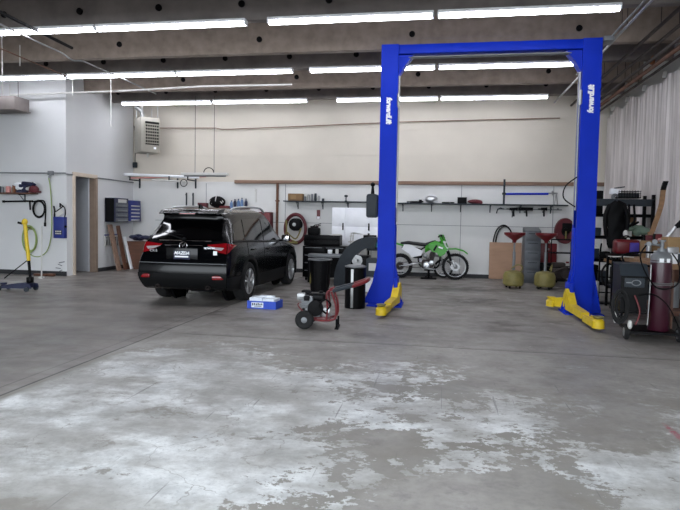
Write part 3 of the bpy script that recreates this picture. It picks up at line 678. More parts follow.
    text('plate_script', 'MAZDA', .072, 'text', lpo, (0, yp - .018, .90), (PI / 2, 0, 0), .001, .35, 1.15, bold=.003); text('plate_word', 'WILSONVILLE', .034, 'text', lpo, (0, yp - .018, .842), (PI / 2, 0, 0), .001, 0, 1.15, bold=.002) if False else text('plate_word', 'MAZDA MAZDA', .034, 'text', lpo, (0, yp - .018, .842), (PI / 2, 0, 0), .001, 0, 1.1, bold=.002) if False else None
    part('plate_bar', M().box((0, yp - .018, .842), (.26, .004, .026)), 'text', lpo)
    def badge(nm, b_, x, z, s):
        text(nm, b_, s, 'chrome', root, (x, cap(1 - abs(x) / .82, 4.2).y - .026, z), (PI / 2 , 0, math.copysign(.12, x)), .002, 0, 1.2, bold=.001)
    badge('model_badge', 'CX-5', -.58, .93, .06); badge('engine_badge', 'SKYACTIV', .50, .99, .036); badge('drive_badge', 'AWD', .62, .72, .06)
    part('sticker', M().box((.60, cap(.25, 4.2).y - .022, .91), (.07, .006, .07), rot=(0, 0, .12)), 'text', root)
    # rear bumper
    m = M()
    rows = []
    for i in range(25):
        s = 2 * i / 24 - 1; row = []
        for j in range(7):
            v = .6 + 1.65 * j / 6; p = cap(1 - abs(s), v); row.append(V((math.copysign(p.x, s) * 1.004, p.y - .014, p.z)))
        rows.append(row)
    m.loft(rows, cap=False, closed=False); part('rear_bumper_cladding', m, 'clad', root)
    m = M(); rows = [V((math.copysign(cap(1 - abs(s_ / 10), 3.05).x, s_), cap(1 - abs(s_ / 10), 3.05).y - .01, cap(0, 3.05).z)) for s_ in range(-10, 11)]
    m.tube(rows, .007, 6); part('bumper_seam', m, 'grey', root)
    # wheels
    def wheel(x, y, sx):
        m = M(); prof = [(.235, -.105), (.30, -.115), (.34, -.10), (.355, -.075), (.358, 0), (.355, .075), (.34, .10), (.30, .115), (.235, .105)]
        m.lathe(prof + [(.22, .09), (.22, -.09), prof[0]], (x, y, .358), 'X', 40); ty = part('wheel', m, 'rubber', root)
        m = M(); o = x + sx * .085
        m.lathe([(.238, sx * .0), (.238, sx * .022), (.222, sx * .022), (.215, sx * -.02), (.215, sx * -.12), (.232, sx * -.12)], (o, y, .358), 'X', 36)
        m.lathe([(.065, sx * -.03), (.06, sx * .012), (.03, sx * .018), (.001, sx * .018)], (o, y, .358), 'X', 20)
        for k in range(5):
            for da in (-.16, .16):
                a = 2 * PI * k / 5 + PI / 2 + da; a2 = 2 * PI * k / 5 + PI / 2 + da * 1.25
                m.tube([(o + sx * .0, y + .05 * math.cos(a), .358 + .05 * math.sin(a)), (o + sx * .012, y + .222 * math.cos(a2), .358 + .222 * math.sin(a2))], .018, 6)
        part('rim', m, 'alu', ty)
        part('brake_disc', M().lathe([(.15, sx * -.08), (.15, sx * -.07), (.001, sx * -.07)], (o, y, .358), 'X', 28), 'dsteel', ty)
    for yy in (-1.33, 1.37):
        for sx in (-1, 1): wheel(sx * .80, yy, sx)
    part('axle_beam', M().box((0, -1.33, .32), (1.3, .1, .1), bev=.02).box((.25, -1.9, .30), (.5, .3, .16), bev=.05).box((0, 1.37, .32), (1.3, .1, .1), bev=.02), 'black', root)
    return root
c = car(); pr_, pf_ = F(243, 300), F(287, 282.6)
c.location = (-4.28, 11.78, 0); c.rotation_euler = (0, 0, math.radians(-1.0)); c.scale = (.955, 1.06, 1)

# ------------------------------------------------------------------ dirt bike
def bike():
    t = thing('dirt_bike', 'green and white dirt bike on a stand in front of the white wall', 'motorcycle', (F(455, 280).x - .75, 15.75, 0), math.radians(-1))
    def whl(x, r, tw, lab):
        m = M(); m.torus((x, 0, r), r - tw, tw, 'Y', 40, 10)
        for k in range(48):
            a = 2 * PI * k / 48; m.box((x + (r) * math.cos(a), 0, r + (r) * math.sin(a)), (.022, tw * 1.5, .02), rot=(0, -a, 0))
        w = part('wheel', m, 'rubber', t)
        m = M(); m.lathe([(r - tw * 1.75, -.02), (r - tw * 1.75, .02), (r - tw * 2.1, .016), (r - tw * 2.1, -.016), (r - tw * 1.75, -.02)], (x, 0, r), 'Y', 40)
        m.lathe([(.03, -.06), (.05, -.05), (.03, -.03), (.03, .03), (.05, .05), (.03, .06)], (x, 0, r), 'Y', 18)
        for k in range(28):
            a = 2 * PI * k / 28; a2 = a + (.5 if k % 2 else -.5); s_ = .03 if k % 4 < 2 else -.03
            m.cyl((x + .04 * math.cos(a2), s_, r + .04 * math.sin(a2)), (x + (r - tw * 1.9) * math.cos(a), 0, r + (r - tw * 1.9) * math.sin(a)), .0025, n=4)
        part('rim', m, 'white' if lab else 'alu', w); m = M(); m.lathe([(.12, -.075), (.12, -.07), (.06, -.07), (.06, -.075), (.12, -.075)], (x, 0, r), 'Y', 24); part('brake_disc', m, 'steel', w)
    whl(-.70, .325, .05, 1); whl(.75, .345, .038, 0)
    m = M()   # frame
    for s in (-.05, .05):
        m.tube(smoothpts([(.42, s * .4, .98), (.36, s, .70), (.30, s, .34), (.05, s, .26), (-.18, s, .36), (-.22, s, .60), (-.12, s, .80), (.38, s * .4, 1.0)]), .018, 8)
        m.tube([(-.14, s, .78), (-.62, s, .88)], .014, 8); m.tube([(-.2, s, .52), (-.60, s, .84)], .012, 8)
    part('frame', m, 'blackm', t)
    m = M()
    for s in (-.085, .085): m.tube([(-.18, s * .8, .42), (-.45, s, .36), (-.72, s, .325)], .026, 8); 
    part('swing_arm', m, 'alu', t)
    m = M(); m.torus((-.38, -.11, .37), .36, .008, 'Y', 40, 4, sx=1, sy=.2); m.lathe([(.10, -.115), (.10, -.105), (.001, -.105)], (-.70, 0, .325), 'Y', 20); part('chain', m, 'dsteel', t)
    m = M()
    for s in (-.10, .10): m.cyl((.75, s, .345), (.55, s, .72), .030); m.cyl((.55, s, .72), (.43, s, 1.02), .024)
    m.box((.47, 0, .98), (.07, .24, .05), rot=(0, -.4, 0), bev=.01); m.box((.52, 0, .83), (.07, .24, .05), rot=(0, -.4, 0), bev=.01); part('fork', m, 'alu', t)
    m = M()
    for s in (-.10, .10): m.cyl((.64, s, .50), (.54, s, .76), .040)
    part('fork_guard', m, 'black', t)
    m = M(); m.tube(smoothpts([(.30, -.40, 1.13), (.36, -.26, 1.15), (.42, -.1, 1.06), (.42, .1, 1.06), (.36, .26, 1.15), (.30, .40, 1.13)]), .013, 8); h = part('handlebar', m, 'blackm', t)
    m = M(); m.cyl((.30, -.40, 1.13), (.33, -.28, 1.145), .02); part('grip', m, 'rubber', h); m = M(); m.cyl((.30, .40, 1.13), (.33, .28, 1.145), .02); part('grip', m, 'rubber', h)
    m = M(); m.tube([(.37, -.24, 1.15), (.46, -.36, 1.12)], .007, 6); m.ell((.36, -.2, 1.16), (.04, .03, .03)); part('lever', m, 'blackm', h)
    def sheet(pts, y0, y1, taper=.7):   # a moulded panel, rounded
        return M().loft([[V((p[0], y0, p[1])) for p in pts], [V((p[0], (y0 + y1) / 2, p[1])) for p in pts], [V(((p[0] - .0), y1, p[1])) for p in pts]])
    # tank and shrouds
    m = M(); prof = [(-.05, .90, .07), (.08, .98, .11), (.22, 1.02, .12), (.34, .99, .10), (.42, .94, .05)]
    rings = []
    for x, z, w in prof: rings.append([V((x, w * math.cos(a), z - .11 + .11 * math.sin(a))) for a in [2 * PI * k / 14 for k in range(14)]])
    m.loft(rings); part('fuel_tank', m, 'green', t)
    for s in (-1, 1):
        m = M(); m.loft([[V((p[0], s * (.10 + e), p[1])) for p in [(.02, .90), (.20, .95), (.44, .93), (.54, .80), (.46, .66), (.34, .60), (.26, .70), (.12, .74)]] for e in (0, .05)]); part('radiator_shroud', m, 'green', t)
        m = M(); m.loft([[V((p[0], s * (.09 + e), p[1])) for p in [(-.66, .78), (-.60, .90), (-.42, .88), (-.10, .74), (-.14, .62), (-.40, .56), (-.46, .66)]] for e in (0, .035)]); part('side_panel', m, 'white', t)
        part('decal', M().box((.36, s * .156, .84), (.12, .006, .04), rot=(0, .3, 0)), 'text', t); part('black_graphic', M().box((.22, s * .155, .83), (.05, .006, .16), rot=(0, .5, 0)), 'black', t)
    m = M(); rings = []
    for x, z, w, h in [(-.70, .93, .06, .03), (-.50, .95, .085, .045), (-.25, .92, .09, .05), (-.05, .90, .08, .05), (.12, .97, .06, .04), (.22, 1.02, .03, .015)]: rings.append([V((x, w * math.cos(a), z + h * math.sin(a))) for a in [2 * PI * k / 12 for k in range(12)]])
    m.loft(rings); part('seat', m, 'seat', t)
    def fender(pts, w):
        rows = []
        for i, (x, z) in enumerate(pts):
            ww = w * (1 - .45 * (i / (len(pts) - 1)) ** 2); rows.append([V((x, ww * c_, z - .03 * abs(c_) ** 2)) for c_ in (-1, -.6, 0, .6, 1)] + [V((x, ww * c_, z - .012 - .03 * abs(c_) ** 2)) for c_ in (1, .6, 0, -.6, -1)])
        return M().loft(rows)
    part('rear_fender', fender([(-.45, .86), (-.65, .90), (-.85, .95), (-1.0, .965)], .10), 'green', t)
    part('front_fender', fender([(.42, .86), (.56, .83), (.75, .84), (.95, .79), (1.06, .71)], .085), 'green', t)
    m = M(); m.loft([[V((.50 - .13 * z + dx, q * .10 * w, .84 + z * .34)) for q, dx in ((-1, -.05), (-.7, .03), (0, .06), (.7, .03), (1, -.05), (.7, -.08), (-.7, -.08))] for z, w in ((0, .7), (.3, 1), (.75, .95), (1, .6))]); part('number_plate', m, 'green', t)
    # engine
    m = M(); m.box((.02, 0, .40), (.30, .20, .22), bev=.04); m.lathe([(.001, -.14), (.09, -.135), (.10, -.11), (.10, .11), (.08, .13), (.001, .135)], (-.02, 0, .38), 'Y', 22); m.lathe([(.001, -.13), (.065, -.125), (.07, .1), (.001, .12)], (.12, 0, .36), 'Y', 18)
    for k in range(7): m.box((.10 + k * .008, 0, .50 + k * .026), (.16, .17, .012), bev=.004)
    m.box((.13, 0, .60), (.1, .1, .2), bev=.02); m.box((.16, 0, .70), (.13, .14, .05), bev=.01); part('engine', m, 'dsteel', t)
    part('engine_cover', M().lathe([(.001, -.17), (.07, -.165), (.095, -.14), (.10, -.12)], (-.0, 0, .37), 'Y', 24), 'alu', t); part('clutch_cover', M().lathe([(.001, -.16), (.05, -.155), (.065, -.12)], (.13, 0, .44), 'Y', 20), 'alu', t); part('air_box', M().box((-.24, 0, .66), (.24, .12, .24), bev=.03), 'black', t); part('carburettor', M().box((-.04, -.02, .62), (.12, .12, .12), bev=.03), 'steel', t)
    m = M(); m.tube(smoothpts([(.20, -.03, .62), (.36, -.08, .58), (.40, -.11, .42), (.24, -.13, .34), (.02, -.14, .52), (-.2, -.13, .66), (-.38, -.12, .74)]), .028, 8); m.tube([(-.38, -.12, .74), (-.68, -.13, .84)], .045, 10)
    for v in m.bm.verts: v.co.y *= -1
    part('exhaust', m, 'steel', t)
    m = M(); m.tube([(-.16, 0, .45), (-.28, 0, .78)], .03, 8)
    for k in range(8): m.torus((-.175 - .012 * k, 0, .50 + .03 * k), .042, .007, 'Z', 16, 5)
    part('shock_absorber', m, 'white', t); m = M(); m.box((.33, -.09, .72), (.06, .03, .22)); m.box((.33, .09, .72), (.06, .03, .22)); part('radiator', m, 'dsteel', t)
    m = M(); m.box((0, -.16, .33), (.09, .14, .02)); m.box((0, .16, .33), (.09, .14, .02)); part('foot_peg', m, 'steel', t)
    m = M(); m.cyl((0, -.4 + .4, .285), (0, 0, .04), .03); part('skid_plate', M().box((.1, 0, .265), (.34, .16, .02), bev=.005), 'alu', t)
    return t
bk = bike()
m = M(); m.box((0, 0, .236), (.26, .22, .03), bev=.01); m.cyl((0, 0, .02), (0, 0, .23), .03); m.box((0, 0, .015), (.42, .34, .03), bev=.01); m.cyl((0, 0, .1), (.1, .14, .02), .015); m.cyl((0, 0, .1), (-.1, .14, .02), .015)
solo(m, 'bike_stand', 'black', 'black centre stand under the dirt bike engine', 'bike stand', (bk.location.x + .06, 15.75, 0))
q = F(443, 277)
t = thing('spare_wheel', 'small spoked wheel with pale rim leaning between bike and wall', 'wheel', (q.x, 16.12, 0)); t.rotation_euler = (-.12, 0, 0)
part('tyre', M().torus((0, 0, .26), .23, .03, 'Y', 32, 8), 'rubber', t); m = M(); m.torus((0, 0, .26), .19, .014, 'Y', 32, 6); m.lathe([(.03, -.03), (.03, .03)], (0, 0, .26), 'Y', 12)
for k in range(16): a = 2 * PI * k / 16; m.cyl((0, 0, .26), (.19 * math.cos(a), 0, .26 + .19 * math.sin(a)), .005, n=4)
part('rim', m, 'white', t)

# ------------------------------------------------------------------ generic small things
def carton(px, py, Y, w, d, h, mat, label, cat='box', name='box', rz=0, z=None, group=None, lid=None):
    q = W(px, py, Y); q.z = z if z is not None else q.z
    t = thing(name, label, cat, q, rz, group)
    part('body', M().box((0, 0, h / 2), (w, d, h), bev=min(.012, h * .1)), mat, t)
    if lid: part('lid', M().box((0, 0, h + .008), (w * 1.03, d * 1.03, .02), bev=.005), lid, t)
    return t
def bottle(px, Y, z, r, h, mat, label, capm='white', name='bottle', group=None, x=None):
    q = W(px, 200, Y) if x is None else V((x, Y, 0)); t = thing(name, label, 'bottle', (q.x, Y, z), 0, group)
    part('body', M().lathe([(.001, 0), (r, 0), (r, h * .62), (r * .8, h * .74), (r * .36, h * .84), (r * .36, h * .92), (.001, h * .92)], n=14), mat, t)
    part('cap', M().lathe([(.001, h * .9), (r * .42, h * .9), (r * .42, h), (.001, h)], n=12), capm, t); return t
def can(px, Y, z, r, h, mat, label, x=None, top='steel', group=None, name='can', cat='can'):
    q = W(px, 200, Y) if x is None else V((x, Y, 0)); t = thing(name, label, cat, (q.x, Y, z), 0, group)
    part('body', M().lathe([(.001, 0), (r, 0), (r, h), (.001, h)], n=16), mat, t); part('lid', M().lathe([(.001, h), (r * .85, h), (r * .85, h + .012), (.001, h + .012)], n=14), top, t); return t
def shelf(x0, x1, py, Y, d, label, mat='dgrey', n=3, name='wall_shelf', th=.03, group=None):
    a = W(x0, py, Y); b_ = W(x1, py, Y); z = (a.z + b_.z) / 2; w = b_.x - a.x
    t = thing(name, label, 'shelf', (a.x, Y, z - .0), 0, group); part('board', M().box((w / 2, -d / 2, -th / 2), (w, d, th), bev=.004), mat, t)
    for i in range(n):
        x = w * (i + .5) / n; m = M(); m.box((x, -.01, -th - .1), (.025, .02, .2)); m.box((x, -d * .42, -th - .012), (.025, d * .8, .02)); m.cyl((x, -.02, -th - .18), (x, -d * .7, -th - .015), .008, n=6); part('bracket', m, 'dgrey', t)
    return z, a.x, b_.x

# back-wall shelves
SB = B - .005
z1, xa, xb = shelf(286, 387, 201.5, SB, .32, 'long grey wall shelf left of the lift post, over the white cabinets', n=4)
z2, xc, xd = shelf(389, 566, 204, SB, .32, 'long thin grey wall shelf above the dirt bike', n=6)
carton(296, 200, B - .17, .42, .26, .20, 'tan', 'open tan cardboard box at the left end of the long shelf', z=z1, rz=.05)
q = W(296, 200, B - .17); m = M().box((0, 0, 0), (.16, .01, .11)); solo(m, 'paper_label', 'card', 'pale label on the front of the tan shelf box', 'label', (q.x - .05, B - .31, z1 + .10)) 
for k, (px, h, mm, lb) in enumerate([(305, .12, 'grey', 'short grey jar beside the tan box'), (308.5, .17, 'steel', 'steel spray tin, second from the tan box'), (312, .19, 'grey', 'tall grey tin in the middle of the small tins'), (315.5, .21, 'dgrey', 'tallest dark tin among the small tins'), (319, .14, 'steel', 'low steel tin right of the tallest tin'), (323, .07, 'dgrey', 'small flat dark tin at the end of the tins')]):
    can(px, B - .15, z1, .035, h, mm, lb + ' on the left shelf', group='tins on the left shelf')
m = M(); m.lathe([(.04, 0), (.04, .02), (.015, .03), (.015, .12), (.05, .13), (.05, .17), (.02, .18)], n=14); solo(m, 'pump_head', 'dgrey', 'small dark pump-like item alone on the shelf over the cabinets', 'tool', (W(346, 200, B - .15).x, B - .15, z1))
# items on right shelf
m = M(); m.ell((0, 0, .10), (.16, .11, .10)); m.box((.12, 0, .05), (.14, .16, .04), bev=.015); m.torus((.02, 0, .12), .12, .02, 'Y', 20, 6, sx=1.1, sy=.8); solo(m, 'helmet', 'alu', 'pale silver helmet-like item on the shelf above the bike', 'helmet', (W(431, 200, B - .16).x, B - .16, z2))
m = M(); m.box((0, 0, .03), (.34, .1, .05), bev=.02); m.cyl((-.25, 0, .03), (.2, 0, .04), .02); m.box((.12, 0, .06), (.08, .08, .07), bev=.01); solo(m, 'power_tool', 'black', 'long dark hand tool left of the pale helmet on the shelf', 'tool', (W(416, 200, B - .16).x, B - .16, z2))
m = M(); m.box((0, 0, .02), (.22, .12, .04), bev=.015); m.box((.17, 0, .025), (.12, .05, .03), bev=.01); solo(m, 'hand_tool', 'black', 'low dark hand tool between helmet and black case', 'tool', (W(446, 200, B - .16).x, B - .16, z2))
carton(462, 203, B - .16, .24, .2, .15, 'black', 'small black case on the shelf right of the helmet', z=z2, lid='black', cat='case', name='tool_case')
m = M(); m.ell((0, 0, .06), (.2, .12, .06)); m.box((.1, 0, .03), (.2, .18, .05), bev=.02); solo(m, 'cap', 'dred', 'dark red soft cap or pouch on the shelf, right of the black case', 'cap', (W(475, 200, B - .16).x, B - .16, z2))
# film roll dispenser above the shelf
a = W(503, 203, B - .18); b_ = W(556, 203, B - .18); w = b_.x - a.x
t = thing('roll_dispenser', 'metal roll holder with a blue bar standing on the long shelf', 'roll holder', (a.x, B - .18, z2))
m = M(); m.box((.02, 0, .33), (.05, .05, .66)); m.box((.02, 0, .28), (.1, .06, .06), bev=.01); part('post', m, 'dgrey', t)
m = M(); m.cyl((w - .05, -.06, 0), (w, 0, .32), .012); m.cyl((w + .05, .06, 0), (w, 0, .32), .012); m.cyl((w - .22, 0, .3), (w + .03, 0, .3), .02); m.torus((w - .10, 0, .31), .06, .01, 'X', 16, 6); part('end_bracket', m, 'steel', t)
part('bar', M().cyl((.05, 0, .27), (w - .2, 0, .285), .028), 'blue', t)
# tools on a rail under the shelf
a = W(497, 209, B - .06); b_ = W(562, 209, B - .06); w = b_.x - a.x
solo(M().box((w / 2, 0, 0), (w, .02, .025)).box((.1, .02, .02), (.03, .05, .05)).box((w - .1, .02, .02), (.03, .05, .05)), 'tool_rail', 'grey', 'thin grey rail under the right half of the long shelf', 'rail', (a.x, B - .05, a.z))
def airtool(px, L, lab, k):
    q = W(px, 209, B - .11); m = M(); m.cyl((-L / 2, 0, 0), (L / 2, 0, 0), .035 + .01 * k); m.cyl((-L / 2 - .08, 0, 0), (-L / 2, 0, 0), .015); m.tube([(L * .1, 0, -.02), (L * .16, 0, -.2)], .022, 8); m.box((L * .0, 0, -.08), (.06, .02, .03)); m.cyl((L / 2, 0, 0), (L / 2 + .03, 0, 0), .045)
    solo(m, 'air_tool', 'black', lab, 'tool', (q.x, B - .11, q.z), group='air tools hanging under the long shelf')
airtool(513, .18, 'slim black air tool hanging left of the stout one under the shelf', 0); airtool(525, .34, 'stout long black air tool in the middle of the rail', 1); airtool(543.5, .12, 'short black air tool with two drooping levers at the rail right part', 0)
q = W(500, 209, B - .1); solo(M().tube(smoothpts([(.1, 0, .0), (0, 0, .02), (-.06, 0, -.02), (-.09, 0, -.12)]), .016, 6).tube(smoothpts([(.3, 0, -.02), (.33, 0, -.1), (.32, 0, -.22)]), .014, 6), 'tool_hook', 'dgrey', 'grey hooked wrench hanging at the left end of the rail', 'tool', q)
# hose loop on wall
q = W(503, 244, B - .05)
m = M(); m.torus((0, 0, 0), .26, .02, 'Y', 36, 8, sx=1, sy=1.95); m.torus((.03, -.03, .02), .24, .018, 'Y', 36, 8, sx=.95, sy=1.9); m.tube(smoothpts([(-.2, 0, -.3), (-.27, 0, -.5), (-.25, 0, -.75)]), .015, 6); solo(m, 'rubber_hose', 'rubber', 'black rubber hose loop hanging over the leaning plywood', 'hose', (q.x, B - .08, q.z))
a = F(490, 281); b_ = F(523, 282)
m = M(); m.box(((b_.x - a.x) / 2, 0, .50), (b_.x - a.x, .02, .98)); o = solo(m, 'plywood_sheet', 'ply', 'light brown plywood sheet leaning on the white wall behind an oil drain', 'board', (a.x, 16.15, .01)); o.rotation_euler = (-.07, 0, 0)

# oil drains
def drain(px, py, lab, dx=0):
    q = F(px, py); t = thing('oil_drain', lab, 'oil drain', (q.x, q.y, 0), dx, 'oil drains')
    m = M(); m.lathe([(.001, .06), (.20, .06), (.235, .10), (.235, .30), (.20, .38), (.06, .42), (.001, .42)], n=28)
    for zz in (.15, .24): m.torus((0, 0, zz), .237, .008, 'Z', 28, 5)
    part('tank', m, 'dyel', t); part('pole', M().cyl((0, 0, .4), (0, 0, 1.12), .022).cyl((0, 0, .4), (0, 0, .85), .034), 'grey', t)
    m = M(); m.lathe([(.03, 1.06), (.05, 1.12), (.24, 1.25), (.245, 1.30), (.235, 1.30), (.05, 1.15), (.001, 1.14)], n=28); part('funnel', m, 'red', t)
    m = M(); m.tube(smoothpts([(.12, -.1, .36), (.16, -.12, .5), (.05, -.14, .56), (-.1, -.12, .46)]), .016, 6); part('drain_hose', m, 'dyel', t)
    for k in range(4): a = PI / 4 + k * PI / 2; part('caster', M().lathe([(.001, -.015), (.035, -.015), (.035, .015), (.001, .015)], (.17 * math.cos(a), .17 * math.sin(a), .035), 'X', 14).box((.17 * math.cos(a), .17 * math.sin(a), .06), (.04, .03, .03)), 'black', t)
drain(513, 288, 'oil drain with yellow tank and red funnel in front of the plywood', .2); drain(544.5, 289, 'oil drain with yellow tank and red funnel right of the grey cabinet', 1.2)
a = F(523.5, 283); b_ = F(539.5, 283.5); hh = W(531, 231, a.y).z; w = b_.x - a.x
t = thing('steel_cabinet', 'narrow dark grey steel cabinet between the two oil drains', 'cabinet', ((a.x + b_.x) / 2, a.y + .25, 0))
part('body', M().box((0, 0, hh / 2), (w, .48, hh), bev=.01), 'cgrey', t)
for k in range(5):
    zz = .12 + k * hh * .185; dr = part('drawer', M().box((0, -.245, zz + .09), (w * .9, .02, hh * .16), bev=.005), 'cgrey', t); part('handle', M().box((0, -.262, zz + .16), (w * .6, .02, .015)), 'dgrey', dr)
m = M().box((0, 0, 0), (w * .8, .012, .16), rot=(-.5, 0, 0)); m.cyl((-w * .3, -.01, .01), (w * .3, -.01, .03), .01); part('sloping_top', M().prism([(-.24, hh), (.24, hh), (.24, hh + .1)], -w / 2, w / 2, 'X'), 'grey', t)
# red case and dark engine stand
a = F(556, 286)
t = thing('engine_stand', 'black wire stand holding a dark engine beside the right lift post', 'engine stand', (a.x + .15, 15.3, 0))
m = M()
for sx in (-.28, .28):
    for sy in (-.25, .25): m.cyl((sx, sy, .02), (sx, sy, 1.15), .014, n=6)
for zz in (.12, .45, .8, 1.13):
    m.box((0, -.25, zz), (.58, .02, .02)); m.box((0, .25, zz), (.58, .02, .02)); m.box((-.28, 0, zz), (.02, .5, .02)); m.box((.28, 0, zz), (.02, .5, .02))
for k in range(5): m.cyl((-.2 + k * .1, -.25, .12), (-.2 + k * .1, .25, .12), .006, n=5); m.cyl((-.2 + k * .1, -.25, .8), (-.2 + k * .1, .25, .8), .006, n=5)
part('wire_frame', m, 'black', t); m = M(); m.box((0, 0, .29), (.44, .36, .30), bev=.05); m.lathe([(.001, -.3), (.11, -.29), (.12, -.2), (.1, -.18), (.001, -.18)], (.08, 0, .3), 'Y', 20); m.box((-.05, 0, .50), (.3, .25, .12), bev=.03); m.tube(smoothpts([(-.2, -.2, .3), (-.1, -.3, .4), (.1, -.3, .45), (.2, -.2, .35)]), .03, 8); part('engine', m, 'dsteel', t)
m = M(); m.ell((.12, -.2, .32), (.05, .05, .05)); m.box((.12, -.26, .2), (.06, .04, .1), bev=.01); part('metal_fitting', m, 'steel', t); part('red_fuel_cap', M().lathe([(.001, 0), (.04, 0), (.04, .04), (.001, .04)], (.12, -.2, .56)), 'red', t)
q = W(547, 262, 15.9); t = thing('red_case', 'red metal case on a dark box behind the right oil drain', 'case', (q.x, 15.95, .5)); part('body', M().box((0, 0, .26), (.46, .2, .5), bev=.02), 'red', t); part('handle', M().tube(arc((0, 0, .51), .07, PI, 0, 8), .01), 'black', t); part('latch', M().box((0, -.105, .36), (.08, .012, .05), bev=.004), 'steel', t)
carton(547, 262, 15.95, .5, .3, .5, 'black', 'black crate on the floor carrying the red metal case', name='crate', cat='crate', z=0)
# hose reel maroon
q = W(564.5, 231, B - .14)
t = thing('hose_reel', 'maroon wall hose reel beside the right lift post', 'hose reel', (q.x, B - .16, q.z))
m = M(); m.lathe([(.10, -.1), (.24, -.12), (.25, -.10), (.25, .10), (.24, .12), (.1, .1)], n=28, axis='Y'); 
for v in m.bm.verts: v.co.z *= 1.35
part('drum', m, 'dred', t); m = M(); m.box((.03, -.12, .10), (.24, .05, .22), bev=.03); m.lathe([(.001, -.16), (.08, -.16), (.09, -.1), (.001, -.1)], axis='Y', n=18); part('hub', m, 'black', t); part('hook', M().box((.0, -.17, -.1), (.03, .02, .2), bev=.005), 'dyel', t); part('wall_mount', M().box((0, .13, 0), (.2, .06, .3)), 'dgrey', t)

# ------------------------------------------------------------------ behind the car
zs, x0_, x1_ = shelf(188, 250, 208, SB, .34, 'dark shelf on the back wall behind the car roof', mat='brown', n=3)
for px in (190.5, 197):
    q = W(px, 208, B - .06); solo(M().box((0, 0, .0), (.035, .03, .42)).box((0, -.03, .15), (.03, .03, .03)), 'shelf_upright', 'dgrey', 'dark upright slat above the car-side shelf, %s' % ('outer left one' if px < 193 else 'inner one beside the red cloth'), 'shelf upright', (q.x, B - .34 + .0, zs + .21))
t = thing('helmet', 'black and white striped round helmet on the shelf over the car', 'helmet', (W(217, 205, B - .2).x, B - .18, zs))
m = M(); m.ell((0, 0, .17), (.25, .15, .17)); part('shell', m, 'black', t); m = M(); m.tube([(x * 1, -.12 * math.sin(a) - .02, .17 + .18 * math.cos(a)) for a in [(-.3 + 1.8 * k / 8) for k in range(9)] for x in (0,)], .015, 6); m.tube(arc((0, -.08, .05), .24, 2.8, .5, 14, 'Y'), .014, 6); m.tube(arc((.03, -.11, .04), .18, 2.7, .5, 14, 'Y'), .012, 6); part('stripe', m, 'offw', t)
carton(203, 207, B - .17, .26, .2, .14, 'dred', 'dark red cloth-covered box left of the striped helmet', z=zs)
m = M(); m.box((0, 0, .03), (.28, .2, .06), bev=.02); solo(m, 'folded_cloth', 'red', 'flat red cloth folded right of the striped helmet', 'cloth', (W(225, 207, B - .17).x, B - .17, zs))
for k, (px, h, mm) in enumerate([(231.5, .22, 'bottle'), (235, .26, 'navy'), (238.5, .27, 'bottle'), (242, .30, 'bottle'), (246, .28, 'navy')]):
    bottle(px, B - .14, zs, .045, h, mm, ['short blue bottle nearest the helmet', 'dark navy bottle between two blue bottles', 'middle blue bottle of the shelf row', 'tallest blue bottle of the shelf row', 'dark navy bottle at the right end of the row'][k] + ' behind the car', capm='navy', group='bottles behind the car')
q = W(256, 196, B - .01); solo(M().box((0, 0, 0), (.03, .02, .36), bev=.006).ell((0, 0, .16), (.03, .02, .05)), 'hanging_tool', 'offw', 'pale slim tool hanging on the wall right of the blue bottles', 'tool', q)
q = W(263.5, 226, B - .15); t = thing('red_cabinet', 'dark red metal cabinet on the wall beyond the car windscreen', 'cabinet', q); part('body', M().box((0, 0, 0), (.50, .26, .80), bev=.01), 'dred', t); part('door_panel', M().box((0, -.135, 0), (.46, .015, .75), bev=.005), 'red', t)
a = W(277.5, 183, B - .05); solo(M().cyl((0, 0, 0), (0, 0, a.z), .038, n=12).box((0, .02, a.z * .35), (.12, .04, .04)).box((0, .02, a.z * .8), (.12, .04, .04)), 'vertical_pipe', 'rust', 'rust-coloured vertical pipe running down the wall right of the car', 'pipe', (a.x, B - .05, 0))
q = W(295.5, 228, B - .2)
t = thing('hose_reel', 'dark hose coil on a black hub above the tool chest, right of the vertical pipe', 'hose reel', (q.x, B - .24, q.z))
for rr, yy in ((.31, 0), (.345, .04), (.30, .07), (.33, -.04)):
    part('hose_turn', M().torus((0, yy, -.02), rr, .024, 'Y', 40, 8, sx=.92, sy=1.25), 'dred', t)
m = M(); m.lathe([(.001, -.12), (.05, -.12), (.17, -.08), (.18, -.05), (.06, 0), (.06, .12), (.18, .16), (.001, .18)], (0, 0, .1), 'Y', 24); part('hub', m, 'black', t); part('hub_cap', M().lathe([(.001, -.14), (.05, -.135), (.05, -.11)], (0, 0, .1), 'Y', 16), 'steel', t)
m = M(); m.tube(smoothpts([(-.24, -.1, .22), (-.22, -.12, -.1), (-.27, -.12, -.36), (.1, -.12, -.42), (-.05, -.12, -.35)]), .022, 8); m.tube(smoothpts([(.2, -.1, 0), (.05, -.12, -.3), (-.2, -.12, -.12)]), .02, 8); part('yellow_air_hose', m, 'dyel', t, 'yellow hose end'); part('wall_plate', M().box((0, .2, .1), (.2, .04, .3)), 'dgrey', t)
q = W(318.5, 214.5, B - .01); o = solo(M().box((0, 0, 0), (.10, .012, .26)), 'extinguisher_sign', 'red', 'small red sign above the fire extinguisher', 'sign', q); part('sign_panel', M().box((0, -.008, -.09), (.08, .004, .07)), 'text', o)
q = W(317.5, 236, B - .12)
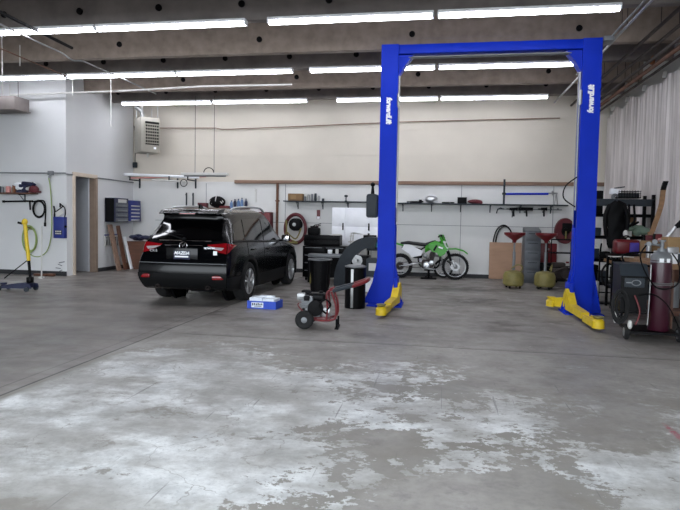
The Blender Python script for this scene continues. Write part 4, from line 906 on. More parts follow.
t = thing('fire_extinguisher', 'black and silver fire extinguisher hung below the red sign', 'fire extinguisher', (q.x, B - .14, q.z - .15)); part('cylinder', M().lathe([(.001, 0), (.075, .01), (.08, .05), (.08, .34), (.03, .42), (.025, .46), (.001, .46)]), 'steel', t); part('handle', M().box((.03, 0, .48), (.14, .03, .02), rot=(0, -.3, 0)).box((.03, 0, .45), (.12, .03, .02)), 'black', t); part('discharge_hose', M().tube(smoothpts([(-.02, 0, .47), (-.12, 0, .42), (-.13, 0, .2), (-.08, 0, .05)]), .014), 'black', t); part('neck_ring', M().torus((0, 0, .43), .03, .008), 'red', t)
# white wall cabinets
a = W(331.5, 245, B - .4); b_ = W(331.5, 207.5, B - .4); e = W(389, 207, B - .4); h = b_.z - a.z; w = e.x - a.x
t = thing('wall_cabinet', 'wide white wall cabinet with black latches left of the lift post', 'cabinet', (a.x, B - .21, a.z)); part('body', M().box((w / 2, 0, h / 2), (w, .4, h), bev=.006), 'white', t)
for i, (u0_, u1_) in enumerate(((0, .235), (.235, .69), (.69, 1))):
    for zz in (0, 1):
        o = part('door_panel', M().box(((u0_ + u1_) / 2 * w, -.208, h * (.25 + .5 * zz)), ((u1_ - u0_) * w - .02, .02, h / 2 - .02), bev=.006), 'white', t)
    if i < 2: part('latch', M().box((u1_ * w - .05, -.235, h * .5), (.035, .03, .2), bev=.01).cyl((u1_ * w - .05, -.22, h * .5), (u1_ * w - .05, -.26, h * .5), .02), 'black', o)

# ------------------------------------------------------------------ tool chest, balancer etc.
a = F(300, 281); b_ = F(346, 281); w = b_.x - a.x; YC = a.y + .5
t = thing('tool_chest', 'large black rolling tool chest below the hose coil', 'tool chest', ((a.x + b_.x) / 2, YC, 0))
part('cabinet', M().box((0, 0, .47), (w, .52, .78), bev=.012), 'blackm', t)
for k in range(4):
    for s in (-1, 1): o = part('drawer', M().box((s * w * .245, -.262, .18 + k * .19), (w * .46, .02, .17), bev=.006), 'blackm', t); part('handle', M().box((s * w * .245, -.28, .25 + k * .19), (w * .4, .02, .014), bev=.004), 'grey', o)
part('upper_chest', M().box((-w * .08, .05, 1.0), (w * .84, .42, .26), bev=.012), 'blackm', t)
for k in range(2): part('upper_drawer', M().box((-w * .08, -.165, .94 + k * .12), (w * .8, .02, .10), bev=.005), 'blackm', t)
for sx in (-1, 1):
    for sy in (-1, 1): part('caster', M().lathe([(.001, -.02), (.045, -.02), (.045, .02), (.001, .02)], (sx * w * .42, sy * .2, .045), 'X', 14).box((sx * w * .42, sy * .2, .07), (.05, .04, .05)), 'rubber', t)
TX, TY = t.location.x, t.location.y
t = thing('workbench', 'low bench with a pale front edge before the black tool chest', 'bench', (W(326, 256, 14.).x, 13.95, 0)); q = W(326, 256, 13.75)
part('bench_top', M().box((0, 0, q.z), (.80, .36, .08), bev=.01), 'grey', t)
for sx in (-1, 1):
    for sy in (-1, 1): part('leg', M().box((sx * .38, sy * .14, (q.z - .045) / 2), (.05, .05, q.z - .045)), 'black', t)
part('back_panel', M().box((0, .15, q.z * .5), (.72, .02, q.z * .7)), 'black', t)
carton(330, 252, 13.95, .10, .1, .10, 'white', 'small white box on the pale low bench, left of the other', z=q.z + .045); carton(337, 252, 13.9, .07, .07, .12, 'offw', 'small off-white carton at the right of the low bench', z=q.z + .045)
o = solo(M().box((0, 0, 0), (.26, .18, .015), rot=(0, 0, .3)).box((.05, .02, .015), (.2, .14, .012), rot=(0, 0, -.2)), 'papers', 'offw', 'loose pale papers on top of the black tool chest', 'papers', (TX + w * .3 - .1, TY + .0, 1.14)) 
m = M(); m.box((0, 0, .09), (.3, .22, .18), bev=.03); m.box((0, 0, .2), (.2, .05, .05), bev=.01); solo(m, 'tool_bag', 'black', 'black tool bag on the left of the tool chest top', 'bag', (TX - w * .3, TY + .05, 1.13))
# balancer with arched hood
q = F(352, 283)
t = thing('wheel_balancer', 'dark wheel balancer with an arched blue-grey hood left of the lift post', 'wheel balancer', (q.x + .1, 13.3, 0))
part('base_cabinet', M().box((.1, 0, .36), (.62, .5, .72), bev=.03), 'blackm', t)
rows = []
for k in range(15):
    a = PI * 1.02 - (PI * .58) * k / 14
    cz, cx_ = .10, .43
    rows.append([V((cx_ + r_ * math.cos(a), yy, cz + q_ * math.sin(a))) for r_, q_, yy in ((.80, 1.05, -.33), (.80, 1.05, .12), (.52, .80, .12), (.52, .80, -.31))])
part('hood', M().loft(rows), 'dgrey', t)
part('shaft', M().cyl((.15, -.25, .62), (.15, -.5, .62), .03).lathe([(.001, -.30), (.12, -.30), (.12, -.27), (.001, -.27)], (.15, 0, .62), 'Y'), 'steel', t)
m = M(); m.box((.55, .05, .86), (.42, .4, .04), bev=.01); m.box((.55, -.14, .89), (.42, .02, .05)); part('weight_tray', m, 'dgrey', t); part('mast', M().cyl((.34, .2, .7), (.34, .2, 1.22), .025).cyl((.70, .2, 0), (.70, .2, .86), .025), 'black', t)
part('display', M().box((.38, .12, 1.08), (.30, .08, .20), rot=(.1, 0, 0), bev=.015), 'black', t)
bottle(0, 13.2, .885, .05, .26, 'white', 'white spray bottle on the balancer tray', x=t.location.x + .44, capm='offw')
m = M(); m.ell((0, 0, .07), (.14, .09, .08)); m.ell((.08, -.03, .05), (.09, .06, .06)); solo(m, 'shop_rag', 'teal', 'pale teal rag bunched on the balancer tray', 'rag', (t.location.x + .62, 13.3, .885))
# white step frame
q = W(348, 250, 15.2); e = W(378, 236, 15.2)
m = M(); w = e.x - q.x
for yy in (0, .4): m.tube([(0, yy, 0), (.08, yy, 1.18), (w, yy, 1.10), (w + .04, yy, 0)], .018, 8); m.cyl((w * .5, yy, 0), (w * .62, yy, 1.14), .015)
for k in range(4): m.cyl((.0 + .015 * k, 0, .2 + k * .3), (.0 + .015 * k, .4, .2 + k * .3), .012)
m.box((w / 2, .2, .95), (w, .4, .03))
solo(m, 'tube_rack', 'offw', 'white tubular rack standing before the white wall cabinet', 'rack', (q.x, 15.2, 0))
m = M(); m.box((0, 0, .35), (.28, .35, .7), bev=.02); m.box((0, -.18, .5), (.22, .02, .25)); o = solo(m, 'battery_charger', 'dgrey', 'dark upright charger unit just left of the blue lift post', 'charger', (W(373, 260, 12.6).x, 12.7, 0)); part('control_panel', M().box((0, -.195, .52), (.16, .012, .16)), 'offw', o)
can(371, 12.4, 0, .09, .3, 'white', 'white bucket on the floor left of the lift post', name='bucket', cat='bucket')

# black barrels
q = F(317, 296)
t = thing('trash_can', 'tall black tapered trash can behind the pressure washer', 'trash can', (q.x, q.y + .25, 0))
m = M(); m.lathe([(.001, .02), (.21, .02), (.27, .72), (.285, .72), (.285, .75), (.26, .75), (.20, .05), (.001, .05)], n=32); t.scale = (.85, .85, .95)
part('body', m, 'black', t)
for k in range(10): a = 2 * PI * k / 10; part('rib', M().tube([(.215 * math.cos(a), .215 * math.sin(a), .08), (.265 * math.cos(a), .265 * math.sin(a), .66)], .008, 5), 'black', t)
part('liner', M().torus((0, 0, .75), .275, .018, 'Z', 32, 6), 'grey', t); part('warning_strip', M().box((-.19, -.145, .42), (.03, .008, .36), rot=(0, .07, .6)), 'dyel', t)
q = F(353.5, 309)
t = thing('cylinder_bin', 'black cylindrical bin with a pale vertical stripe beside the left lift post', 'bin', (q.x, q.y + .16, 0))
part('body', M().lathe([(.001, 0), (.175, 0), (.178, .02), (.178, .68), (.183, .70), (.17, .70), (.165, .1), (.001, .1)], n=36), 'blackm', t)
part('stripe', M().box((-.03, -.178, .35), (.045, .012, .66), bev=.004), 'steel', t)
part('lid', M().lathe([(.001, .70), (.17, .70), (.185, .71), (.185, .725), (.12, .745), (.001, .75)], n=30), 'grey', t)

# ------------------------------------------------------------------ pressure washer
q = F(303, 329)
t = thing('pressure_washer', 'portable engine washer on a red tube frame with black wheels', 'pressure washer', (q.x, q.y + .2, 0), math.radians(5))
for yy in (-.20, .24):
    w_ = part('wheel', M().lathe([(.04, -.04), (.10, -.05), (.125, -.035), (.13, 0), (.125, .035), (.10, .05), (.04, .04)], (.0, yy, .13), 'Y', 28), 'rubber', t)
    part('hub', M().lathe([(.001, -.05), (.025, -.05), (.042, -.042), (.042, .042), (.025, .05), (.001, .05)], (.0, yy, .13), 'Y', 18), 'grey', w_)
part('axle', M().cyl((0, -.24, .13), (0, .28, .13), .01), 'steel', t)
m = M()
for yy in (-.15, .17): m.tube(smoothpts([(-.02, yy, .16), (.2, yy, .12), (.38, yy, .13), (.43, yy, .2), (.42, yy, .36), (.36, yy, .52)], 4), .016, 8)
for yy in (-.15, .17): m.tube(smoothpts([(.30, yy, .13), (.31, yy, .30), (.30, yy, .50), (.38, yy, .55)], 4), .014, 8)
m.cyl((.34, -.15, .13), (.34, .17, .13), .014); m.box((.15, .01, .15), (.36, .3, .015)); part('frame', m, 'red', t)
m = M(); m.tube([(.44, -.13, 0), (.44, -.13, .14)], .014); m.tube([(.44, .15, 0), (.44, .15, .14)], .014); m.box((.44, .01, .008), (.05, .34, .016)); part('support_foot', m, 'black', t)
m = M(); m.box((.10, .0, .22), (.22, .24, .15), bev=.025); m.box((.02, -.03, .36), (.16, .18, .17), bev=.02); 
for k in range(6): m.box((-.02, -.08, .30 + k * .026), (.12, .14, .009))
part('engine_block', m, 'grey', t)
m = M(); m.box((.15, .04, .42), (.24, .22, .12), bev=.04, seg=3); part('fuel_tank', m, 'blackm', t); m = M(); m.lathe([(.001, -.17), (.10, -.165), (.11, -.14), (.11, -.10), (.001, -.1)], (.14, 0, .28), 'Y', 24); m.box((.02, -.14, .42), (.08, .05, .07), bev=.01); part('recoil_starter', m, 'black', t)
part('muffler', M().box((-.06, -.1, .44), (.12, .1, .1), bev=.02), 'steel', t); part('air_filter', M().box((-.02, .1, .46), (.14, .12, .10), bev=.03), 'black', t)
m = M(); m.box((.28, -.02, .22), (.12, .12, .14), bev=.02); m.cyl((.28, -.10, .26), (.28, -.16, .26), .03); m.cyl((.32, -.1, .2), (.36, -.14, .2), .02); part('pump', m, 'alu', t)
part('spark_plug_lead', M().tube(smoothpts([(-.06, -.12, .36), (-.1, -.16, .33), (-.03, -.18, .25), (.06, -.15, .22)]), .008), 'red', t)
part('high_pressure_hose', M().tube(smoothpts([(.30, -.16, .26), (.36, -.2, .35), (.28, -.22, .42), (.20, -.2, .32), (.3, -.2, .22)]), .012), 'black', t); part('fuel_cap', M().lathe([(.001, 0), (.03, 0), (.03, .025), (.001, .025)], (.2, .04, .48)), 'black', t)
m = M()
for yy in (-.15, .17): part('foam_grip', M().tube([(.38, yy, .53), (.66, yy * .9, .61)], .024, 8), 'dgrey', t)
m = M(); m.tube(smoothpts([(.64, -.135, .60), (.80, -.13, .66), (.86, -.08, .69), (.86, .1, .69), (.80, .15, .66), (.64, .155, .60)]), .026, 8); part('handle', m, 'red', t)
# blue box of filters
a = F(250, 309); 
t = thing('blue_box', 'open blue cardboard tray holding pale packs on the floor behind the car', 'box', (F(260, 309).x + .03, F(260, 309).y + .19, 0), math.radians(-3))
m = M(); w, d, h = .50, .36, .13; m.box((0, 0, .006), (w, d, .012))
for s in (-1, 1): m.box((0, s * d / 2, h / 2), (w, .012, h)); m.box((s * w / 2, 0, h / 2), (.012, d, h))
part('tray', m, 'lblue', t)
for i, (x, y_, w_, d_, h_, rz) in enumerate([(-.13, .02, .22, .30, .165, .05), (.12, -.02, .2, .28, .155, -.04), (.0, .1, .26, .12, .18, .02)]): part('pack', M().box((x, y_, .012 + h_ / 2), (w_, d_, h_), rot=(0, 0, rz), bev=.006), 'lwhite', t)
o = part('label', M().box((-.07, -d / 2 - .008, .065), (.21, .004, .085)), 'lwhite', t)
m = M()
for i in range(6): m.box((-.15 + i * .032, -d / 2 - .011, .075 + (.004 if i % 2 else 0)), (.02, .003, .03 if i % 3 else .04))
m.box((-.06, -d / 2 - .011, .045), (.13, .003, .01)); part('label_print', m, 'ink', o)

# ------------------------------------------------------------------ left: office front wall
SF = OY - .005
zs, xa, xb = shelf(-14, 38.5, 193, SF, .30, 'reddish-brown wall shelf with cans and tools at the left edge', mat='brown', n=2)
def lx(px): return W(px, 190, OY - .16).x
can(-0.5, OY - .16, zs, .05, .15, 'dgrey', 'dark grey can at the left edge of the brown shelf', group='cans on the brown shelf'); can(2.5, OY - .14, zs, .035, .14, 'grey', 'small grey can next to the dark one on the brown shelf', group='cans on the brown shelf')
carton(8.5, 192, OY - .15, .09, .09, .16, 'pink', 'narrow pinkish carton on the brown shelf', z=zs); bottle(13, OY - .15, zs, .03, .19, 'rail', 'slim brownish bottle right of the pinkish carton', capm='red')
carton(15, 192, OY - .12, .07, .09, .17, 'orange', 'small orange-brown carton on the brown shelf', z=zs)
t = thing('polisher', 'white and dark power polisher lying on the brown shelf', 'power tool', (lx(21), OY - .16, zs)); m = M(); m.box((0, 0, .13), (.26, .14, .12), bev=.05); m.ell((-.05, 0, .20), (.14, .08, .06)); part('body', m, 'white', t); m = M(); m.lathe([(.001, 0), (.11, 0), (.11, .05), (.05, .08), (.001, .08)]); m.box((.05, -.05, .17), (.1, .08, .08), bev=.02); part('disc', m, 'navy', t)
t = thing('grinder', 'navy power grinder right of the white polisher', 'power tool', (lx(28), OY - .16, zs)); m = M(); m.box((0, 0, .22), (.30, .12, .10), rot=(0, .1, 0), bev=.03); m.box((-.08, 0, .1), (.14, .12, .2), bev=.03); part('body', m, 'navy', t); m = M(); m.box((.05, 0, .10), (.16, .13, .08), bev=.03); part('collar', m, 'offw', t); part('handle', M().cyl((.12, 0, .24), (.22, -.04, .20), .03), 'navy', t)
m = M(); m.ell((0, 0, .09), (.12, .11, .1)); m.box((.03, 0, .03), (.22, .2, .05), bev=.02); solo(m, 'cloth_bundle', 'dred', 'dark red rounded bundle at the right end of the brown shelf', 'bundle', (lx(34), OY - .16, zs))
a = W(4, 201.5, OY - .05); e = W(33, 200.5, OY - .05)
m = M(); m.cyl((0, 0, 0), (e.x - a.x, 0, .02), .022); m.box((-.0, 0, 0), (.06, .05, .06), bev=.01); m.tube([(e.x - a.x - .08, 0, 0), (e.x - a.x - .07, 0, -.2)], .018); solo(m, 'black_bar', 'blackm', 'long black bar hanging below the brown shelf', 'bar', (a.x, OY - .06, a.z))
q = W(39, 209, OY - .06); m = M(); m.torus((0, 0, 0), .17, .018, 'Y', 28, 8, sx=.95, sy=1.25); m.torus((.02, -.02, .0), .155, .014, 'Y', 28, 8, sx=.95, sy=1.2); m.tube(smoothpts([(-.17, 0, .17), (0, 0, .21), (.15, 0, .19), (.19, 0, 0), (.17, 0, -.35)]), .016, 6); m.box((.17, 0, -.38), (.05, .03, .1), bev=.01); solo(m, 'cable_coil', 'black', 'black cable coil on the office wall under the brown shelf end', 'cable', (q.x, OY - .07, q.z))
q = W(51, 173, OY - .04); solo(M().box((0, 0, 0), (.14, .07, .10), bev=.01).cyl((0, -.02, -.04), (-.03, -.03, -.12), .02), 'air_outlet', 'grey', 'grey air outlet box on the wall conduit above the green hose', 'outlet', (q.x, OY - .05, q.z))
P2 = lambda x, y: W(x, y, OY - .05)
solo(M().tube(smoothpts([P2(48.5, 178), P2(50, 185), P2(51.5, 205), P2(51.5, 232), P2(48, 249), P2(41, 256), P2(33, 256), P2(26, 250)], 5), .013, 8), 'air_hose', 'hose', 'green air hose drooping from the grey outlet to the coil', 'hose')
q = W(30, 239, OY - .07); m = M()
for i in range(5): m.torus((random.uniform(-.03, .03), -.01 * i, random.uniform(-.02, .02)), .16 + .01 * i, .013, 'Y', 30, 7, sx=.95, sy=1.7)
solo(m, 'air_hose_coil', 'hose', 'coil of green air hose on the office wall behind the yellow jack handle', 'hose', (q.x, OY - .03, q.z)); 
solo(M().cyl((0, 0, 0), (0, -.14, .02), .012).box((0, -.01, 0), (.05, .02, .08)), 'hose_hook', 'rust', 'small rusty hook holding up the green hose coil', 'hook', (q.x, OY - .005, q.z + .27))
a = W(54.5, 238, OY - .08); e = W(66, 217, OY - .08); w, h = e.x - a.x, e.z - a.z
t = thing('tool_holder', 'blue wall caddy holding safety glasses at the office corner', 'tool holder', (a.x + w / 2, OY - .08, a.z)); part('pocket_box', M().box((0, 0, h / 2), (w * .92, .13, h), bev=.01), 'dblue', t); part('knob', M().ell((w * .5, -.02, h * .55), (.04, .03, .03)), 'black', t)
part('label', M().box((0, -.07, h * .27), (w * .6, .008, h * .2)), 'navy', t); m = M()
for r_ in range(2):
    for i in range(4): m.box((-w * .2 + i * w * .13, -.078, h * (.22 + .1 * r_)), (w * .09, .003, h * .06))
part('label_print', m, 'offw', t)
m = M(); m.tube(smoothpts([(-w * .5, 0, h * .95), (-w * .42, -.02, h * 1.3), (-w * .5, -.02, h * 1.5)]), .02, 6); m.tube(smoothpts([(-w * .4, -.03, h * 1.2), (0, -.04, h * 1.35), (w * .3, -.03, h * 1.5)]), .014, 6); m.tube(smoothpts([(w * .35, 0, h * .95), (w * .5, -.02, h * 1.2), (w * .4, -.02, h * 1.45), (0, 0, h * 1.6)]), .014, 6); m.cyl((0, 0, h * 1.45), (0, 0, h * 1.65), .018); part('strap', m, 'black', t)
part('lens', M().box((.0, -.03, h * 1.18), (w * .6, .02, h * .26), rot=(0, -.6, 0), bev=.008), 'offw', t)
m = M(); m.box((0, 0, .03), (.35, .14, .06), bev=.02); m.box((.28, 0, .035), (.18, .1, .07), bev=.02); solo(m, 'creeper_pad', 'brown', 'low brownish pad on the floor along the office wall', 'pad', (F(48, 275).x, OY - .16, 0))
m = M()
for p, s_, r_ in (((0, 0, 0), (.12, .02), .35), ((.05, 0, .07), (.16, .025), -.2), ((-.05, 0, -.08), (.14, .02), .1), ((.02, 0, -.14), (.09, .02), -.4)): m.box(p, (s_[0], .004, s_[1]), rot=(0, r_, 0), bev=.001)
q = W(60, 265, OY - .004); solo(m, 'wall_sticker', 'grey', 'small grey dashed sticker low on the office wall corner', 'sticker', q)

# floor jack with yellow handle
a, e = F(3, 291), F(33, 290)
t = thing('floor_jack', 'blue floor jack with an upright yellow handle at the far left', 'floor jack', ((a.x + e.x) / 2, 10.35, 0), math.radians(4))
m = M()
for s in (-.12, .12): m.loft([[V((x, s + dy, z)) for x, z in ((-.36, .05), (-.36, .09), (-.1, .13), (.2, .17), (.34, .14), (.36, .06))] for dy in (-.012, .012)])
m.box((.18, 0, .11), (.22, .2, .10), bev=.02); m.box((-.2, 0, .09), (.26, .10, .04), bev=.01); m.lathe([(.001, .12), (.06, .12), (.065, .15), (.001, .15)], (-.30, 0, 0)); part('chassis', m, 'navy', t)
for x, r_ in ((-.30, .05), (.28, .045)):
    for s in (-.15, .15): part('wheel', M().lathe([(.001, -.02), (r_, -.02), (r_, .02), (.001, .02)], (x, s, r_), 'Y', 18), 'dgrey', t)
m = M(); m.box((.26, 0, .22), (.10, .12, .12), bev=.02); part('handle_socket', m, 'blackm', t)
m = M(); m.cyl((.27, 0, .22), (.235, 0, .62), .028); part('lower_handle', m, 'black', t)
m = M(); m.cyl((.235, 0, .60), (.16, 0, 1.36), .036); m.ell((.16, 0, 1.36), (.055, .055, .07)); part('handle_sleeve', m, 'yellow', t); m = M(); m.cyl((.10, 0, 1.33), (.02, 0, 1.35), .022); m.cyl((.2, 0, .6), (-.28, 0, .24), .01); part('grip_bar', m, 'black', t)
solo(M().cyl((0, 0, 0), (.02, 0, 1.25), .016).box((0, 0, .015), (.1, .1, .03)), 'pry_bar', 'offw', 'slim pale stand pole left of the jack handle against the wall', 'pole', (F(20, 281).x, 12.6, 0))

# ------------------------------------------------------------------ left: side wall with the doorway
def ys(px): return XX(px, 230, OX).y
def zat(px, py): return XX(px, py, OX).z
ya, yb_, yc = ys(104.5), ys(118.5), min(ys(137), B - .12)
def bins(y0, y1, z0, z1, bodym, lab, frontm, n, cols):
    t = thing('parts_bins', lab, 'parts bins', (OX + .16, (y0 + y1) / 2, z0)); L_, h = y1 - y0, z1 - z0
    part('cabinet', M().box((0, 0, h / 2), (.30, L_, h), bev=.008), bodym, t)
    for r_ in range(n):
        for c_ in range(cols):
            o = part('drawer', M().box((.155, -L_ / 2 + (c_ + .5) * L_ / cols, h * (r_ + .5) / (n + .9)), (.02, L_ / cols * .88, h / (n + .9) * .8), bev=.005), frontm, t)
            part('label_strip', M().box((.170, -L_ / 2 + (c_ + .5) * L_ / cols, h * (r_ + .35) / (n + .9)), (.012, L_ / cols * .7, h / (n + .9) * .32), bev=.003), 'offw' if frontm != 'cgrey' else 'grey', o)
    return t, L_, h
tb, L_, h = bins(ya, yb_, zat(104, 222), zat(104, 197.5), 'navy', 'navy parts cabinet with grey drawers nearest the doorway', 'cgrey', 4, 1)
part('front_label', M().box((.157, .02, h * .88), (.01, L_ * .6, h * .14)), 'offw', tb); part('end_panel', M().box((0, -L_ / 2 - .003, h / 2), (.26, .006, h * .95)), 'black', tb)
bins(yb_ + .02, yc, zat(104, 221), zat(104, 199), 'dblue', 'blue parts bins with pale label strips, in the wall corner', 'dblue', 5, 1)
t = thing('peg_rack', 'pale peg rack with hanging hand tools under the parts bins', 'tool rack', (OX + .02, ys(112), zat(112, 240)))
part('board', M().box((0, 0, 0), (.02, .85, .34), bev=.003), 'offw', t); 
for k in range(7): part('hanging_tool', M().box((.03, -.34 + k * .11, -.05), (.02, .03, .16 + .03 * (k % 3)), bev=.008).box((.03, -.34 + k * .11, .07), (.03, .05, .03), bev=.008), 'grey' if k % 2 else 'dgrey', t)
part('top_bar', M().box((.015, 0, .15), (.03, .85, .03)), 'dblue', t)
# leaning boards
for k, (px, L_, mm, lb, lean) in enumerate([(121, 1.3, 'rail', 'brown plank leaning on the left wall, nearest the doorway', -.22), (124.5, 1.26, 'brown', 'darker brown board behind the nearest plank on the left wall', -.19), (128, .95, 'white', 'short white board at the foot of the leaning planks', -.25)]):
    q = F(px, 272.5 - k * .7); o = solo(M().box((0, 0, L_ / 2), (.04, .20 - .04 * k, L_)), 'plank', mm, lb, 'board', (OX + .36 + .05 * k, 15.0 + .25 * k, .01)); o.rotation_euler = (0, lean, 0)
q = F(140, 271); t = thing('wooden_crate', 'brown wooden cabinet in the corner left of the car', 'cabinet', (W(140, 255, 15.6).x, 15.8, 0)); part('body', M().box((0, 0, .40), (.78, .5, .80), bev=.01), 'brown', t); part('front_panel', M().box((0, -.256, .40), (.66, .012, .66), bev=.004), 'brown', t)
m = M(); random.seed(3)
for k in range(9): m.ell((random.uniform(-.3, .3), random.uniform(-.15, .15), .07 + random.uniform(0, .08)), (random.uniform(.1, .2), .12, random.uniform(.05, .09)), 12, 7)
solo(m, 'dark_tarp', 'navy', 'dark crumpled tarp heaped on the brown corner cabinet', 'tarp', (t.location.x + .05, 15.75, .79))

# ------------------------------------------------------------------ right side
# tall black shelf unit behind the right post
XR0 = 2.98
t = thing('shelf_rack', 'black metal shelf rack crowded with gear behind the right lift post', 'shelf rack', (3.50, 12.7, 0))
m = M()
zt = [.35, .82, 1.28, 1.72]
for sx in (-.62, .62):
    for sy in (-.25, .25): part('upright', M().box((sx, sy, 1.06 if sx > 0 else 1.0), (.06, .05, 2.12 if sx > 0 else 2.0)), 'black', t)
for zz in zt: part('shelf_board', M().box((0, 0, zz), (1.24, .5, .03)).box((0, -.24, zz - .02), (1.24, .02, .06)), 'black', t)
part('top_beam', M().box((.0, -.25, 1.95), (1.26, .05, .12), bev=.005).box((.0, -.27, 2.02), (1.26, .02, .02)), 'dgrey', t)
def rk(px): return W(px, 240, 12.6).x
carton(601, 0, 12.62, .32, .3, .46, 'black', 'tall black box at the top left of the shelf rack', z=1.735)
t = thing('wire_basket', 'dark wire basket resting on the top beam of the rack', 'basket', (rk(625), 12.55, 2.035)); m = M(); m.box((0, 0, .02), (.42, .26, .02))
for k in range(4): m.box((0, -.13, .04 + k * .035), (.42, .008, .012)); m.box((0, .13, .04 + k * .035), (.42, .008, .012)); 
for k in range(9): m.box((-.2 + k * .05, -.13, .09), (.01, .008, .15))
part('cage', m, 'black', t); part('contents', M().box((0, 0, .07), (.38, .22, .09), bev=.02), 'dgrey', t)
t = thing('spot_lamp', 'white clamp lamp head perched on top of the shelf rack', 'lamp', (rk(612), 12.6, 2.2)); t.location.z = 2.01; part('head', M().box((.02, 0, .17), (.20, .12, .12), rot=(0, .15, 0), bev=.02), 'white', t); part('bracket', M().cyl((0, 0, 0), (0, 0, .12), .03).torus((0, -.07, .06), .06, .014, 'Y', 16, 6), 'grey', t); part('arm', M().cyl((0, 0, .24), (.2, 0, .27), .012), 'dgrey', t)
RKI = [(600, .835, .3, .26, .2, 'dgrey', 'dark grey carton, left end of the middle rack shelf'), (608, .835, .14, .2, .26, 'offw', 'off-white carton beside the dark grey one on the rack'), (614, .835, .2, .24, .14, 'black', 'black tray-like box mid rack shelf'), (600, .365, .28, .3, .34, 'black', 'black box at the lowest left of the rack'), (611, .365, .24, .3, .22, 'dgrey', 'grey plastic box on the lowest rack shelf'),
       (597, 1.295, .12, .2, .2, 'brown', 'brown box at the left of the upper rack shelf'), (604, 1.295, .2, .2, .16, 'dgrey', 'dark box on the upper rack shelf beside the brown one'), (622, 1.295, .26, .25, .14, 'tan', 'tan box at the centre of the upper rack shelf'), (600, .365, .1, .1, .1, 'offw', '')]
RKI = RKI[:-1] + [(636, .835, .22, .3, .28, 'black', 'black case at the right end of the middle rack shelf'), (627, .835, .16, .2, .22, 'dgrey', 'grey-black tool box beside the black case on the rack'), (634, .365, .4, .3, .3, 'black', 'large black crate at the lowest right of the rack'),
       (603, 1.735, .12, .2, .3, 'dgrey', '')]
for px, z, w, d, h, mm, lb in RKI[:-1]: carton(px, 0, 12.62, w, d, h, mm, lb, z=z)
carton(637.5, 0, 12.66, .30, .12, .40, 'tan', 'brown cardboard panel upright on the rack behind the green bundle', z=1.295)
m = M(); random.seed(5)
for k in range(7): m.ell((random.uniform(-.16, .16), random.uniform(-.06, .06), .07 + random.uniform(0, .1)), (random.uniform(.08, .14), .08, random.uniform(.05, .09)), 12, 7)
solo(m, 'green_bundle', 'green2', 'dull green cloth bundle on the rack above the red bag', 'bundle', (rk(632), 12.45, 1.295))
bottle(0, 12.4, 1.295, .035, .3, 'offw', 'pale slim bottle standing in front of the cardboard panel on the rack', x=rk(626.5), capm='card')
t = thing('work_belt', 'black straps and cables hanging from the rack beam', 'straps', (rk(621), 12.36, 1.28)); m = M()
for k in range(5): part('strap', M().tube(smoothpts([(-.22 + k * .09, 0, .64), (-.24 + k * .1, -.02, .35), (-.16 + k * .07, -.03, .08 + .04 * k), (-.12 + k * .09, 0, .3)]), .022, 6), 'black', t)
random.seed(21); m = M(); rings = []
for j in range(15):
    z = .46 - j * .065; ww = [.05, .15, .17, .16, .15, .14, .15, .16, .15, .14, .15, .14, .13, .14, .12][j]
    rings.append([V((ww * math.cos(a) * (1 + .16 * math.sin(5 * a + j * .4)) + .015 * math.sin(j), .06 * math.sin(a) * (1 + .2 * math.sin(3 * a + j)), z + .015 * math.sin(4 * a))) for a in [2 * PI * k / 24 for k in range(24)]])
m.loft(rings)
for s_ in (-1, 1): m.tube(smoothpts([(s_ * .12, 0, .38), (s_ * .19, -.01, .2), (s_ * .20, -.02, -.02), (s_ * .17, -.02, -.22)]), .05, 10, r2=.035)
solo(m, 'hanging_coveralls', 'black', 'dark work clothes hanging in front of the shelf rack', 'clothes', (rk(609), 12.18, 1.52))
m = M(); m.ell((.0, 0, 0), (.05, .03, .07)); m.box((.05, 0, -.15), (.05, .03, .14), bev=.01); solo(m, 'work_glove', 'offw', 'pale work glove hooked on the dark hanging clothes', 'glove', (rk(617), 12.06, 1.35))
# red bag, drill etc on bench
BX0, BX1, BY0, BY1 = 3.08, 4.02, 8.7, 10.75; bz = .98
t = thing('workbench', 'heavy wooden workbench along the right wall behind the welding cart', 'workbench', ((BX0 + BX1) / 2, (BY0 + BY1) / 2, 0))
part('top', M().box((0, 0, bz - .035), (BX1 - BX0, BY1 - BY0, .07), bev=.006), 'wood', t)
for sx in (-1, 1):
    for sy in (-1, 1): part('leg', M().box((sx * (BX1 - BX0 - .14) / 2, sy * (BY1 - BY0 - .14) / 2, (bz - .07) / 2), (.10, .10, bz - .07)), 'brown', t)
part('apron', M().box((-(BX1 - BX0) / 2 + .06, 0, bz - .13), (.04, BY1 - BY0 - .2, .12)), 'brown', t); part('lower_shelf', M().box((0, 0, .30), (BX1 - BX0 - .2, BY1 - BY0 - .3, .03)), 'brown', t); part('end_apron', M().box((0, (BY1 - BY0) / 2 - .06, bz - .13), (BX1 - BX0 - .2, .04, .12)), 'brown', t)
def bp(px, Y): return W(px, 245, Y).x
o = carton(632, 0, 10.4, .34, .2, .012, 'offw', 'white paper sheet on the near left corner of the workbench', cat='paper', name='paper_sheet', z=bz, rz=.2)
t = thing('tool_bag', 'shiny red tool bag with a violet-blue side at the bench end', 'bag', (bp(627, 11.4), 11.45, 0)); 
part('body', M().box((0, 0, 1.12), (.42, .26, .26), bev=.05, seg=3), 'red', t); part('side_pocket', M().box((.10, -.14, 1.1), (.16, .04, .2), bev=.02), 'purple', t); part('handle', M().tube(arc((0, 0, 1.22), .10, PI, 0, 8), .012), 'black', t)
t.location.z = 0
t2 = thing('side_table', 'dark stand under the red tool bag between rack and bench', 'stand', (bp(627, 11.4), 11.45, 0)); part('top', M().box((0, 0, .965), (.6, .4, .04)), 'black', t2)
